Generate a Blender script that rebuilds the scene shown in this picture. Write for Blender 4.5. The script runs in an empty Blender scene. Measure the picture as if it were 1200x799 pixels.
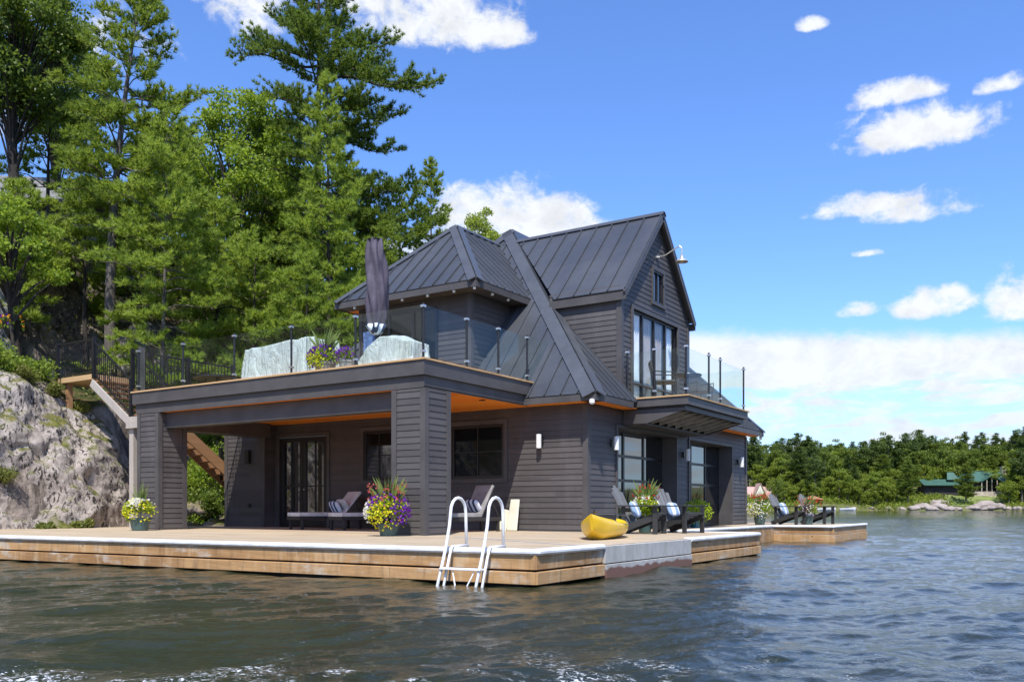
import bpy, math, random
import numpy as np
from mathutils import Vector, noise, Matrix
random.seed(7); RNG = np.random.default_rng(11)
R = math.radians
scn = bpy.context.scene
col = scn.collection
DZ = 0.46      # dock surface
UZ = 3.87      # upper deck surface

# ------------------------------------------------------------------ tagging
def tag(o, label=None, cat=None, group=None, kind=None):
    if label: o['label'] = label
    if cat: o['category'] = cat
    if group: o['group'] = group
    if kind: o['kind'] = kind
    return o
def empty(name, loc, label, cat, group=None, rz=0):
    o = bpy.data.objects.new(name, None); col.objects.link(o)
    o.location = loc; o.rotation_euler = (0, 0, rz); o.empty_display_size = .2
    return tag(o, label, cat, group)
def copy_tree(o, parent=None):
    c = o.copy(); col.objects.link(c)
    if parent: c.parent = parent
    for ch in list(o.children): copy_tree(ch, c)
    return c

# ------------------------------------------------------------------ mesh builder
class MB:
    def __init__(s): s.v = []; s.f = []; s.sm = False
    def add(s, vs, fs):
        n = len(s.v); s.v += [tuple(v) for v in vs]; s.f += [tuple(n + i for i in f) for f in fs]; return s
    def box(s, x0, x1, y0, y1, z0, z1):
        if x0 > x1: x0, x1 = x1, x0
        if y0 > y1: y0, y1 = y1, y0
        if z0 > z1: z0, z1 = z1, z0
        return s.add([(x0,y0,z0),(x1,y0,z0),(x1,y1,z0),(x0,y1,z0),(x0,y0,z1),(x1,y0,z1),(x1,y1,z1),(x0,y1,z1)],
              [(0,3,2,1),(4,5,6,7),(0,1,5,4),(1,2,6,5),(2,3,7,6),(3,0,4,7)])
    def beam(s, a, b, w, h, up=(0,0,1)):
        a = Vector(a); b = Vector(b); d = (b - a).normalized(); up = Vector(up)
        sx = d.cross(up)
        if sx.length < 1e-4: sx = Vector((1,0,0))
        sx.normalize(); u = sx.cross(d).normalized()
        vs = []
        for p in (a, b):
            for i, j in ((-1,-1),(1,-1),(1,1),(-1,1)): vs.append(p + sx*i*w/2 + u*j*h/2)
        return s.add(vs, [(0,1,2,3),(7,6,5,4),(0,4,5,1),(1,5,6,2),(2,6,7,3),(3,7,4,0)])
    def tube(s, pts, r, n=8, caps=True):
        pts = [Vector(p) for p in pts]; rs = r if isinstance(r, (list, tuple)) else [r]*len(pts)
        rings = []; prev = None
        for i, p in enumerate(pts):
            d = (pts[min(i+1, len(pts)-1)] - pts[max(i-1, 0)]).normalized()
            if prev is None:
                a = d.cross(Vector((0,0,1)))
                if a.length < 1e-3: a = d.cross(Vector((0,1,0)))
            else: a = prev - d*prev.dot(d)
            a.normalize(); prev = a; b = d.cross(a)
            rings.append([p + (a*math.cos(2*math.pi*k/n) + b*math.sin(2*math.pi*k/n))*rs[i] for k in range(n)])
        vs = [v for rg in rings for v in rg]; fs = []
        for i in range(len(pts)-1):
            for k in range(n):
                fs.append((i*n+k, i*n+(k+1)%n, (i+1)*n+(k+1)%n, (i+1)*n+k))
        if caps: fs += [tuple(range(n-1,-1,-1)), tuple((len(pts)-1)*n+k for k in range(n))]
        return s.add(vs, fs)
    def lathe(s, prof, c=(0,0,0), n=20, mod=None):
        vs = []; fs = []
        for i, (r, z) in enumerate(prof):
            for k in range(n):
                a = 2*math.pi*k/n; rr = r*(mod(a, z) if mod else 1)
                vs.append((c[0]+rr*math.cos(a), c[1]+rr*math.sin(a), c[2]+z))
        for i in range(len(prof)-1):
            for k in range(n): fs.append((i*n+k, i*n+(k+1)%n, (i+1)*n+(k+1)%n, (i+1)*n+k))
        fs += [tuple(range(n-1,-1,-1)), tuple((len(prof)-1)*n+k for k in range(n))]
        return s.add(vs, fs)
    def slab(s, poly, th):
        """planar polygon (3d points, ccw from outside) given thickness th inward"""
        p = [Vector(q) for q in poly]; nrm = Vector((0,0,0))
        for i in range(1, len(p)-1): nrm += (p[i]-p[0]).cross(p[i+1]-p[0])
        nrm.normalize(); n = len(p)
        vs = p + [q - nrm*th for q in p]
        fs = [tuple(range(n)), tuple(range(2*n-1, n-1, -1))]
        for i in range(n): fs.append((i, n+i, n+(i+1)%n, (i+1)%n))
        return s.add(vs, fs)
    def build(s, name, m, parent=None, smooth=False, bevel=0, solid=None):
        me = bpy.data.meshes.new(name); me.from_pydata(s.v, [], s.f); me.update()
        if m: me.materials.append(m)
        if smooth: me.polygons.foreach_set('use_smooth', [True]*len(me.polygons))
        o = bpy.data.objects.new(name, me); col.objects.link(o)
        if parent: o.parent = parent
        if bevel:
            b = o.modifiers.new('bevel', 'BEVEL'); b.width = bevel; b.segments = 2; b.limit_method = 'ANGLE'
        return o
def local(root, o): return o
def np_mesh(name, V, n, m, parent=None, smooth=False):
    """V: (faces*n, 3) separate n-gons"""
    V = np.ascontiguousarray(V, dtype=np.float32); nf = len(V)//n
    me = bpy.data.meshes.new(name)
    me.vertices.add(len(V)); me.vertices.foreach_set('co', V.ravel())
    me.loops.add(len(V)); me.loops.foreach_set('vertex_index', np.arange(len(V), dtype=np.int32))
    me.polygons.add(nf); me.polygons.foreach_set('loop_start', np.arange(0, len(V), n, dtype=np.int32))
    me.polygons.foreach_set('loop_total', np.full(nf, n, dtype=np.int32))
    me.update(calc_edges=True); me.validate()
    if m: me.materials.append(m)
    o = bpy.data.objects.new(name, me); col.objects.link(o)
    if parent: o.parent = parent
    return o
def grid_mesh(name, P, m, parent=None, smooth=True):
    """P: (a,b,3) array"""
    a, b = P.shape[:2]; V = np.ascontiguousarray(P.reshape(-1,3), dtype=np.float32)
    i, j = np.meshgrid(np.arange(a-1), np.arange(b-1), indexing='ij')
    q = (i*b + j).ravel(); F = np.stack([q, q+b, q+b+1, q+1], 1).astype(np.int32)
    me = bpy.data.meshes.new(name)
    me.vertices.add(len(V)); me.vertices.foreach_set('co', V.ravel())
    me.loops.add(F.size); me.loops.foreach_set('vertex_index', F.ravel())
    me.polygons.add(len(F)); me.polygons.foreach_set('loop_start', np.arange(0, F.size, 4, dtype=np.int32))
    me.polygons.foreach_set('loop_total', np.full(len(F), 4, dtype=np.int32))
    me.polygons.foreach_set('use_smooth', np.full(len(F), smooth))
    me.update(calc_edges=True)
    if m: me.materials.append(m)
    o = bpy.data.objects.new(name, me); col.objects.link(o)
    if parent: o.parent = parent
    return o

# ------------------------------------------------------------------ materials
class N:
    def __init__(s, tree): s.t = tree; s.n = tree.nodes; s.l = tree.links
    def new(s, ty, **kw):
        nd = s.n.new(ty)
        for k, v in kw.items(): setattr(nd, k, v)
        return nd
    def set(s, sock, v):
        if hasattr(v, 'is_linked') or isinstance(v, bpy.types.NodeSocket): s.l.new(v, sock)
        elif isinstance(v, (tuple, list)) and len(v) == 3 and sock.type == 'RGBA': sock.default_value = (*v, 1)
        else: sock.default_value = v
    def math(s, op, a, b=None, c=None, clamp=False):
        nd = s.new('ShaderNodeMath', operation=op); nd.use_clamp = clamp
        for i, x in enumerate((a, b, c)):
            if x is not None: s.set(nd.inputs[i], x)
        return nd.outputs[0]
    def noise(s, vec, scale, detail=4, rough=.55, dist=0, out='Fac'):
        nd = s.new('ShaderNodeTexNoise'); s.set(nd.inputs['Vector'], vec)
        nd.inputs['Scale'].default_value = scale; nd.inputs['Detail'].default_value = detail
        nd.inputs['Roughness'].default_value = rough; nd.inputs['Distortion'].default_value = dist
        return nd.outputs[out]
    def vor(s, vec, scale, out='Distance', feature='F1', rnd=1):
        nd = s.new('ShaderNodeTexVoronoi', feature=feature); s.set(nd.inputs['Vector'], vec)
        nd.inputs['Scale'].default_value = scale; nd.inputs['Randomness'].default_value = rnd
        return nd.outputs[out]
    def mapping(s, vec, scale=(1,1,1), rot=(0,0,0), loc=(0,0,0)):
        nd = s.new('ShaderNodeMapping'); s.set(nd.inputs['Vector'], vec)
        nd.inputs['Scale'].default_value = scale; nd.inputs['Rotation'].default_value = rot; nd.inputs['Location'].default_value = loc
        return nd.outputs[0]
    def ramp(s, fac, stops, interp='LINEAR'):
        nd = s.new('ShaderNodeValToRGB'); s.set(nd.inputs[0], fac); cr = nd.color_ramp; cr.interpolation = interp
        while len(cr.elements) < len(stops): cr.elements.new(.5)
        for e, (p, c) in zip(cr.elements, stops):
            e.position = p; e.color = (*c, 1) if isinstance(c, (tuple, list)) else (c, c, c, 1)
        return nd.outputs[0]
    def mix(s, fac, a, b, blend='MIX'):
        nd = s.new('ShaderNodeMix', data_type='RGBA', blend_type=blend)
        s.set(nd.inputs[0], fac); s.set(nd.inputs[6], a); s.set(nd.inputs[7], b); return nd.outputs[2]
    def maprange(s, v, a, b, c=0, d=1, smooth=False):
        nd = s.new('ShaderNodeMapRange'); nd.interpolation_type = 'SMOOTHSTEP' if smooth else 'LINEAR'
        s.set(nd.inputs[0], v)
        for i, x in enumerate((a, b, c, d)): nd.inputs[i+1].default_value = x
        return nd.outputs[0]
    def bump(s, h, strength=.3, dist=.02, normal=None):
        nd = s.new('ShaderNodeBump'); s.set(nd.inputs['Height'], h); nd.inputs['Strength'].default_value = strength
        nd.inputs['Distance'].default_value = dist
        if normal is not None: s.l.new(normal, nd.inputs['Normal'])
        return nd.outputs[0]
def newmat(name):
    m = bpy.data.materials.new(name); m.use_nodes = True; nt = N(m.node_tree)
    b = m.node_tree.nodes['Principled BSDF']; return m, nt, b
def coords(nt, obj=True):
    tc = nt.new('ShaderNodeTexCoord'); return tc.outputs['Object']
def wcoords(nt): return nt.new('ShaderNodeNewGeometry').outputs['Position']
def plain(name, c, rough=.5, var=.15, scale=3, metal=0, bump=0, bscale=40, spec=.5):
    m, nt, b = newmat(name); co = coords(nt)
    f = nt.noise(co, scale, 5, .6)
    c2 = tuple(min(1, x*(1+var*1.6)) for x in c); c1 = tuple(x*(1-var*1.6) for x in c)
    nt.set(b.inputs['Base Color'], nt.ramp(f, [(.3, c1), (.7, c2)]))
    b.inputs['Roughness'].default_value = rough; b.inputs['Metallic'].default_value = metal
    b.inputs['Specular IOR Level'].default_value = spec
    if bump: nt.set(b.inputs['Normal'], nt.bump(nt.noise(co, bscale, 4), bump, .01))
    return m
def wood(name, c1, c2, axis=0, rough=.65, plank=0, scale=1.0, wear=None, stain=False):
    """grain stretched along an axis, per-board variation from island"""
    m, nt, b = newmat(name); co = coords(nt)
    sc = [14*scale, 14*scale, 14*scale]; sc[axis] = .8*scale
    g = nt.noise(nt.mapping(co, tuple(sc)), 1.6, 6, .65, .4)
    isl = nt.new('ShaderNodeNewGeometry').outputs['Random Per Island']
    big = nt.noise(co, 1.1, 3)
    f = nt.math('ADD', nt.math('MULTIPLY', g, .55), nt.math('ADD', nt.math('MULTIPLY', isl, .3), nt.math('MULTIPLY', big, .3)))
    base = nt.ramp(f, [(.3, c1), (.85, c2)])
    if wear:
        wz = nt.ramp(nt.noise(nt.mapping(co, (1.2,1.2,3)), 1.5, 6, .7), [(.54, 0), (.68, 1)])
        base = nt.mix(nt.math('MULTIPLY', wz, .8), base, wear)
    if stain:   # vertical drip stains, knots and a dark wet edge of each timber
        v = nt.noise(nt.mapping(co, (5,5,.5)), 1.6, 5, .65, .3); base = nt.mix(nt.maprange(v, .52, .72, 0, .55), base, (.13,.075,.04))
        v2 = nt.noise(nt.mapping(co, (3,3,.6), loc=(7,3,0)), 1.4, 4, .6); base = nt.mix(nt.maprange(v2, .56, .68, 0, .4), base, (.62,.48,.30))
        kn = nt.vor(co, 2.3); base = nt.mix(nt.maprange(kn, .03, .07, .8, 0), base, (.06,.03,.015))
    nt.set(b.inputs['Base Color'], base); b.inputs['Roughness'].default_value = rough
    b.inputs['Specular IOR Level'].default_value = .3
    nt.set(b.inputs['Normal'], nt.bump(g, .35, .006))
    return m
def foliage(name, ca, cb, trans=.35, rough=.5, spec=.25):
    m, nt, b = newmat(name)
    isl = nt.new('ShaderNodeNewGeometry').outputs['Random Per Island']
    co = wcoords(nt); big = nt.noise(co, .9, 3, .5)
    f = nt.math('ADD', nt.math('MULTIPLY', isl, .5), nt.math('MULTIPLY', big, .5))
    c = nt.ramp(f, [(.2, ca), (.75, cb)])
    nt.set(b.inputs['Base Color'], c); b.inputs['Roughness'].default_value = rough
    b.inputs['Specular IOR Level'].default_value = spec
    tr = nt.new('ShaderNodeBsdfTranslucent'); nt.set(tr.inputs[0], nt.mix(.5, c, (cb[0]*1.3, cb[1]*1.3, cb[2]*.6)))
    mx = nt.new('ShaderNodeMixShader'); mx.inputs[0].default_value = trans
    nt.l.new(b.outputs[0], mx.inputs[1]); nt.l.new(tr.outputs[0], mx.inputs[2])
    nt.l.new(mx.outputs[0], m.node_tree.nodes['Material Output'].inputs[0]); return m
def bark(name, c1, c2):
    m, nt, b = newmat(name); co = coords(nt)
    g = nt.noise(nt.mapping(co, (6,6,1.3)), 2.5, 6, .7, .6)
    nt.set(b.inputs['Base Color'], nt.ramp(g, [(.3, c1), (.7, c2)])); b.inputs['Roughness'].default_value = .9
    nt.set(b.inputs['Normal'], nt.bump(g, .9, .05)); return m

M = {}
# painted lap siding
def siding():
    m, nt, b = newmat('siding'); co = coords(nt)
    g = nt.noise(nt.mapping(co, (1.5,1.5,30)), 2.2, 6, .7, .3); big = nt.noise(co, .8, 4)
    isl = nt.new('ShaderNodeNewGeometry').outputs['Random Per Island']
    f = nt.math('ADD', nt.math('MULTIPLY', g, .5), nt.math('ADD', nt.math('MULTIPLY', big, .3), nt.math('MULTIPLY', isl, .22)))
    base = nt.ramp(f, [(.25, (.050,.045,.044)), (.8, (.112,.102,.099))])
    fade = nt.noise(nt.mapping(co, (1.5,1.5,.35)), 1.2, 6, .65); base = nt.mix(nt.maprange(fade, .52, .72, 0, .45), base, (.135,.122,.118))
    s = nt.new('ShaderNodeSeparateXYZ'); nt.l.new(co, s.inputs[0]); sp = nt.math('ADD', s.outputs[2], nt.math('MULTIPLY', fade, .5))
    base = nt.mix(nt.maprange(sp, .62, .95, .45, 0), base, (.17,.15,.13))
    nt.set(b.inputs['Base Color'], base)
    b.inputs['Roughness'].default_value = .55; b.inputs['Specular IOR Level'].default_value = .35
    nt.set(b.inputs['Normal'], nt.bump(g, .3, .004)); return m
M['siding'] = siding()
M['trim'] = plain('dark_trim', (.080,.074,.073), .5, .12, 2, bump=.15, bscale=25, spec=.35)
M['black'] = plain('black_metal', (.012,.012,.013), .4, .2, 4)
M['frame'] = plain('black_frame', (.014,.013,.014), .4, .15, 4)
def roofm():
    m, nt, b = newmat('roof_metal'); co = coords(nt)
    big = nt.noise(co, .7, 4, .6); fine = nt.noise(nt.mapping(co, (5,5,1)), 3, 4)
    isl = nt.new('ShaderNodeNewGeometry').outputs['Random Per Island']
    f = nt.math('ADD', nt.math('MULTIPLY', big, .6), nt.math('ADD', nt.math('MULTIPLY', fine, .3), nt.math('MULTIPLY', isl, .15)))
    nt.set(b.inputs['Base Color'], nt.ramp(f, [(.3, (.058,.062,.070)), (.75, (.092,.098,.110))]))
    nt.set(b.inputs['Roughness'], nt.maprange(big, .3, .7, .28, .5)); b.inputs['Metallic'].default_value = .25
    nt.set(b.inputs['Normal'], nt.bump(nt.noise(co, 1.6, 3), .3, .035)); return m
M['roof'] = roofm()
M['cap'] = plain('roof_cap', (.082,.087,.098), .42, .1, 2, metal=.15)
M['soffit'] = wood('cedar_soffit', (.90,.20,.015), (1.0,.36,.045), 0, .5)
M['edgewood'] = wood('deck_edge_wood', (.40,.24,.11), (.62,.42,.22), 0)
M['deckwood'] = wood('deck_boards', (.34,.26,.165), (.55,.445,.31), 0, .7)
M['dockface'] = wood('dock_face', (.22,.105,.038), (.60,.37,.17), 0, .7, wear=(.50,.44,.36), stain=True)
M['dockside'] = wood('dock_side', (.22,.105,.038), (.60,.37,.17), 1, .7, wear=(.50,.44,.36), stain=True)
def greyface():
    m, nt, b = newmat('weathered_face'); co = coords(nt)
    g = nt.noise(nt.mapping(co, (10,3,1.2)), 2, 6, .7, .4)
    base = nt.ramp(g, [(.3, (.30,.29,.26)), (.7, (.52,.50,.46))])
    z = nt.new('ShaderNodeSeparateXYZ'); nt.l.new(co, z.inputs[0])
    wz = nt.math('SUBTRACT', z.outputs[2], nt.math('MULTIPLY', nt.noise(nt.mapping(co,(2,2,.5)), 2, 4), .16))
    base = nt.mix(nt.maprange(wz, .03, .06), (.17,.085,.06), base)
    nt.set(b.inputs['Base Color'], base); b.inputs['Roughness'].default_value = .75
    nt.set(b.inputs['Normal'], nt.bump(g, .4, .008)); return m
M['greyface'] = greyface()
M['bumper'] = plain('white_bumper', (.68,.68,.66), .45, .12, 4, bump=.1)
M['white'] = plain('white_paint', (.80,.80,.79), .35, .04, 5)
M['greywood'] = wood('weathered_post', (.30,.26,.22), (.50,.45,.40), 2, .8)
M['stairwood'] = wood('stair_wood', (.22,.11,.05), (.42,.24,.12), 1, .7)
M['chairdark'] = wood('dark_chair_wood', (.022,.022,.022), (.055,.055,.055), 0, .5)
M['greyslat'] = wood('grey_slat', (.10,.10,.10), (.20,.20,.20), 2, .6)
M['sling'] = plain('sling_fabric', (.62,.58,.54), .8, .1, 6, bump=.2, bscale=90)
M['wicker'] = plain('dark_wicker', (.03,.026,.024), .6, .3, 30, bump=.5, bscale=80)
M['cream'] = plain('cream_board', (.68,.66,.52), .5, .08, 3)
M['potgreen'] = plain('green_pot', (.05,.09,.085), .35, .2, 4)
M['potgrey'] = plain('grey_pot', (.28,.27,.26), .6, .2, 4)
M['potblue'] = plain('teal_pot', (.02,.12,.17), .25, .15, 4)
M['umbrella'] = plain('umbrella_cover', (.070,.058,.082), .75, .25, 3, bump=.35, bscale=12)
M['alu'] = plain('steel', (.55,.55,.56), .3, .06, 5, metal=.8)
M['copper'] = plain('lamp_metal', (.62,.60,.52), .35, .1, 5, metal=.5)
M['lampglass'] = plain('lamp_shade_white', (.75,.75,.72), .4, .05, 4)
M['curtain'] = plain('curtain_cloth', (.42,.36,.32), .85, .12, 3)
M['sheer'] = plain('sheer_curtain', (.82,.86,.87), .8, .12, 3)
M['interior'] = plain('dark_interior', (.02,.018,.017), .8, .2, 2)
M['towel'] = plain('blue_towel', (.10,.17,.36), .9, .3, 12)
def coverm():
    m, nt, b = newmat('pale_cover'); co = coords(nt)
    f = nt.noise(co, 3, 6, .7, .5)
    nt.set(b.inputs['Base Color'], nt.ramp(f, [(.3, (.44,.49,.47)), (.65, (.54,.585,.56))])); b.inputs['Roughness'].default_value = .6
    nt.set(b.inputs['Normal'], nt.bump(nt.noise(nt.mapping(co,(1,1,.35)), 4.5, 5, .6, 1.5), 1., .10)); return m
M['cover'] = coverm()
def stripes(name, ca, cb, axis, freq):
    m, nt, b = newmat(name); co = coords(nt); s = nt.new('ShaderNodeSeparateXYZ'); nt.l.new(co, s.inputs[0])
    w = nt.math('SINE', nt.math('MULTIPLY', s.outputs[axis], freq))
    nt.set(b.inputs['Base Color'], nt.mix(nt.math('GREATER_THAN', w, .1), ca, cb)); b.inputs['Roughness'].default_value = .85; return m
M['stripe'] = stripes('striped_cloth', (.72,.74,.78), (.035,.055,.11), 1, 42)
M['stripe2'] = stripes('pale_striped_cloth', (.72,.75,.80), (.22,.32,.48), 1, 30)
M['offwhite'] = plain('off_white_cloth', (.58,.54,.50), .85, .1, 6)
M['yellow'] = plain('kayak_yellow', (.80,.50,.015), .3, .06, 3)
M['kseat'] = plain('grey_seat', (.35,.36,.38), .6, .15, 10)
def glass(name, tint, refl=.12, gl=(1,1,1)):
    m = bpy.data.materials.new(name); m.use_nodes = True; nt = N(m.node_tree); nt.n.clear()
    out = nt.new('ShaderNodeOutputMaterial'); tr = nt.new('ShaderNodeBsdfTransparent'); tr.inputs[0].default_value = (*tint, 1)
    g = nt.new('ShaderNodeBsdfGlossy'); g.inputs['Roughness'].default_value = .02; g.inputs[0].default_value = (*gl, 1)
    fr = nt.new('ShaderNodeLayerWeight'); fr.inputs[0].default_value = .5
    mx = nt.new('ShaderNodeMixShader'); f = nt.math('ADD', nt.math('MULTIPLY', nt.math('POWER', fr.outputs['Facing'], 5.), .35), refl, clamp=True)
    nt.l.new(f, mx.inputs[0]); nt.l.new(tr.outputs[0], mx.inputs[1]); nt.l.new(g.outputs[0], mx.inputs[2]); nt.l.new(mx.outputs[0], out.inputs[0])
    return m
M['glass'] = glass('railing_glass', (.93,.97,.96), .02)
M['pane'] = glass('window_glass', (.95,.96,.96), .06)
def darkpane(nm='dark_pane', ior=2.6):
    m, nt, b = newmat(nm); b.inputs['Base Color'].default_value = (.008,.010,.012,1)
    b.inputs['Roughness'].default_value = .03; b.inputs['IOR'].default_value = ior
    nt.set(b.inputs['Normal'], nt.bump(nt.noise(coords(nt), .9, 1), .05, .02)); return m
M['darkpane'] = darkpane(); M['softpane'] = darkpane('soft_pane', 1.38)

# rock
def rockm(name, cs, moss=True, sc=1., spots=True):
    m, nt, b = newmat(name); co = wcoords(nt)
    n1 = nt.noise(co, .9*sc, 8, .68, .5); n2 = nt.noise(nt.mapping(co, (1,1,.55), (.2,.5,0)), 4.5*sc, 8, .7, .8)
    f = nt.math('ADD', nt.math('MULTIPLY', n1, .5), nt.math('MULTIPLY', n2, .5))
    c = nt.ramp(f, [(.32, cs[0]), (.47, cs[1]), (.62, cs[2])])
    if spots:  # dark lichen patches
        l = nt.noise(nt.mapping(co, (1,1,.5), (.3,.2,.1)), 9*sc, 5, .6, 1.2); l2 = nt.noise(co, 1.3, 3)
        c = nt.mix(nt.math('MULTIPLY', nt.maprange(l, .515, .58), nt.maprange(l2, .33, .46)), c, (.045,.038,.032))
        w = nt.noise(co, 14*sc, 3, .5); c = nt.mix(nt.math('MULTIPLY', nt.maprange(w, .6, .68), .6), c, (.52,.49,.42))
    if moss:
        g = nt.new('ShaderNodeNewGeometry'); s = nt.new('ShaderNodeSeparateXYZ'); nt.l.new(g.outputs['Normal'], s.inputs[0])
        mm = nt.math('MULTIPLY', nt.maprange(s.outputs[2], .35, .75), nt.maprange(nt.noise(co, 1.6, 5, .6), .42, .52))
        c = nt.mix(mm, c, nt.ramp(nt.noise(co, 9, 4), [(.3, (.05,.065,.015)), (.55, (.13,.13,.03)), (.75, (.20,.13,.06))]))
    nt.set(b.inputs['Base Color'], c); b.inputs['Roughness'].default_value = .9; b.inputs['Specular IOR Level'].default_value = .2
    hgt = nt.math('ADD', n2, nt.math('MULTIPLY', nt.noise(co, 22, 5, .7), .35))
    nt.set(b.inputs['Normal'], nt.bump(hgt, .75, .06)); return m
M['rock'] = rockm('granite', [(.16,.13,.11), (.33,.28,.24), (.48,.42,.37)])
M['cliff'] = rockm('cliff_rock', [(.05,.04,.034), (.13,.105,.088), (.32,.26,.22)], sc=.8)
M['boulder'] = rockm('boulder_rock', [(.10,.10,.10), (.19,.19,.19), (.30,.29,.28)], moss=False, spots=False)
def hillm():
    m, nt, b = newmat('hillside_ground'); co = wcoords(nt)
    g = nt.new('ShaderNodeNewGeometry'); s = nt.new('ShaderNodeSeparateXYZ'); nt.l.new(g.outputs['Normal'], s.inputs[0])
    n1 = nt.noise(nt.mapping(co, (1,1,.6)), 1.1, 8, .68, .6)
    rock = nt.ramp(n1, [(.32, (.05,.04,.034)), (.46, (.17,.14,.115)), (.60, (.44,.36,.30))])
    soil = nt.ramp(nt.noise(co, 3, 6, .65), [(.3, (.035,.05,.015)), (.5, (.075,.085,.025)), (.62, (.20,.12,.065)), (.75, (.30,.20,.13))])
    f = nt.maprange(nt.math('ADD', s.outputs[2], nt.math('MULTIPLY', nt.math('SUBTRACT', n1, .5), .6)), .55, .75)
    nt.set(b.inputs['Base Color'], nt.mix(f, rock, soil)); b.inputs['Roughness'].default_value = .95; b.inputs['Specular IOR Level'].default_value = .15
    nt.set(b.inputs['Normal'], nt.bump(nt.math('ADD', n1, nt.math('MULTIPLY', nt.noise(co, 9, 6, .7), .4)), 1, .25)); return m
M['hill'] = hillm()
M['farland'] = rockm('far_ground', [(.05,.07,.02), (.12,.13,.04), (.20,.17,.09)], moss=False, spots=False, sc=.06)
M['farrock'] = rockm('far_rock', [(.16,.13,.12), (.30,.25,.22), (.42,.37,.33)], moss=False, spots=False, sc=.3)
M['bark'] = bark('grey_bark', (.06,.048,.04), (.19,.165,.145))
M['barkd'] = bark('dark_bark', (.02,.016,.013), (.065,.052,.043))
M['pine'] = foliage('pine_needles', (.085,.150,.020), (.345,.430,.078), .52)
M['pined'] = foliage('dark_pine_needles', (.055,.108,.020), (.230,.310,.058), .48)
M['pinel'] = foliage('young_pine_needles', (.120,.210,.030), (.430,.520,.098), .52)
M['leaf'] = foliage('leaves', (.085,.165,.018), (.355,.455,.064), .52)
M['lime2'] = foliage('light_leaves', (.13,.20,.025), (.42,.48,.09), .5)
M['leafd'] = foliage('dark_leaves', (.040,.080,.014), (.190,.260,.045), .45, .4)
M['lime'] = foliage('lime_leaves', (.22,.32,.02), (.50,.60,.04), .4)
M['grass'] = foliage('blades', (.08,.12,.02), (.24,.24,.06), .35)
M['blade'] = foliage('spike_blades', (.10,.17,.04), (.28,.34,.10), .3)
M['far1'] = foliage('far_pine', (.034,.064,.016), (.130,.180,.040), .35)
M['far2'] = foliage('far_broadleaf', (.095,.150,.016), (.310,.370,.060), .45)
M['far3'] = foliage('far_mixed', (.060,.105,.016), (.210,.265,.045), .4)
M['f_yellow'] = foliage('yellow_petals', (.65,.60,.02), (.85,.80,.06), .3)
M['f_white'] = foliage('white_petals', (.70,.68,.66), (.85,.84,.82), .3)
M['f_purple'] = foliage('purple_petals', (.10,.01,.28), (.26,.05,.50), .3)
M['f_red'] = foliage('red_petals', (.50,.015,.02), (.70,.06,.05), .3)
M['f_mauve'] = foliage('mauve_leaves', (.10,.03,.07), (.26,.09,.16), .3)
M['f_pink'] = foliage('pink_petals', (.42,.05,.06), (.60,.16,.15), .35)
M['f_orange'] = foliage('orange_petals', (.65,.22,.02), (.8,.4,.05), .3)
# ================================================================== HOUSE
SE = (-8.79, 16.84); EZ = 3.48
A = (-14.02, 21.54, 9.09); Bp = (-14.02, 23.6, 9.09); WX = -19.4; NY = 28.69
house = empty('boathouse', (-14.4, 20.5, DZ), 'dark grey two storey boathouse with steep black metal roofs and glass-railed upper deck', 'boathouse')
class P_:  # place house children: mesh in world coords, parented with inverse
    pass
def hb(mb, name, m, parent=None, **k):
    o = mb.build(name, m, None, **k); par = parent or house
    o.parent = par; o.matrix_parent_inverse = Matrix.Translation(-Vector(house.location)) if par is house else Matrix()
    return o
# sub-parts hang off parts whose own mesh is in house coordinates: same transform chain works with identity inverse

def lap(mb, axis, pos, out, a0, a1, z0, z1, opens=(), h=.125, lim=None):
    jr = random.Random(int((a0+pos)*100))
    """lap siding on plane axis=pos. axis 'y' means plane Y=pos (runs along X)."""
    def P(a, z, off):
        return (a, pos+out*off, z) if axis == 'y' else (pos+out*off, a, z)
    zs = {z0, z1}
    k = math.floor(z0/h)
    while k*h < z1:
        if k*h > z0: zs.add(k*h)
        k += 1
    for o in opens:
        for z in (o[2], o[3]):
            if z0 < z < z1: zs.add(z)
    zs = sorted(zs)
    flip = (axis == 'y' and out < 0) or (axis == 'x' and out > 0)
    def q(vs):
        vs = vs if flip else vs[::-1]; mb.add(vs, [(0,1,2,3)])
    for b, t in zip(zs, zs[1:]):
        mid = (b+t)/2; kk = math.floor(mid/h)
        off = lambda z: .003 + .013*(1-(z-kk*h)/h)
        lo, hi = a0, a1
        iv = [(lo, hi)]
        for o in opens:
            if o[2] < mid < o[3]:
                nv = []
                for s, e in iv:
                    if o[1] <= s or o[0] >= e: nv.append((s, e)); continue
                    if o[0] > s: nv.append((s, o[0]))
                    if o[1] < e: nv.append((o[1], e))
                iv = nv
        iv2 = []
        for s, e in iv:
            q_ = s; rr_ = random.Random(kk*131+int(pos*10)+int(s*10)); L_ = rr_.uniform(.6, 3.4)
            while e-q_ > L_+.5: iv2.append((q_, q_+L_-.003)); q_ += L_; L_ = rr_.uniform(2.2, 3.8)
            iv2.append((q_, e))
        for s, e in iv2:
            sb, eb, st, et = s, e, s, e
            if lim:
                lb = lim(b); lt = lim(t); sb = max(s, lb[0]); eb = min(e, lb[1]); st = max(s, lt[0]); et = min(e, lt[1])
                if eb <= sb: continue
                if et < st: et = st = (sb+eb)/2
            q([P(sb, b, off(b)), P(eb, b, off(b)), P(et, t, off(t)), P(st, t, off(t))])
            if abs(b-kk*h) < 1e-6: q([P(sb, b, .003), P(eb, b, .003), P(eb, b, off(b)), P(sb, b, off(b))])

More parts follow.
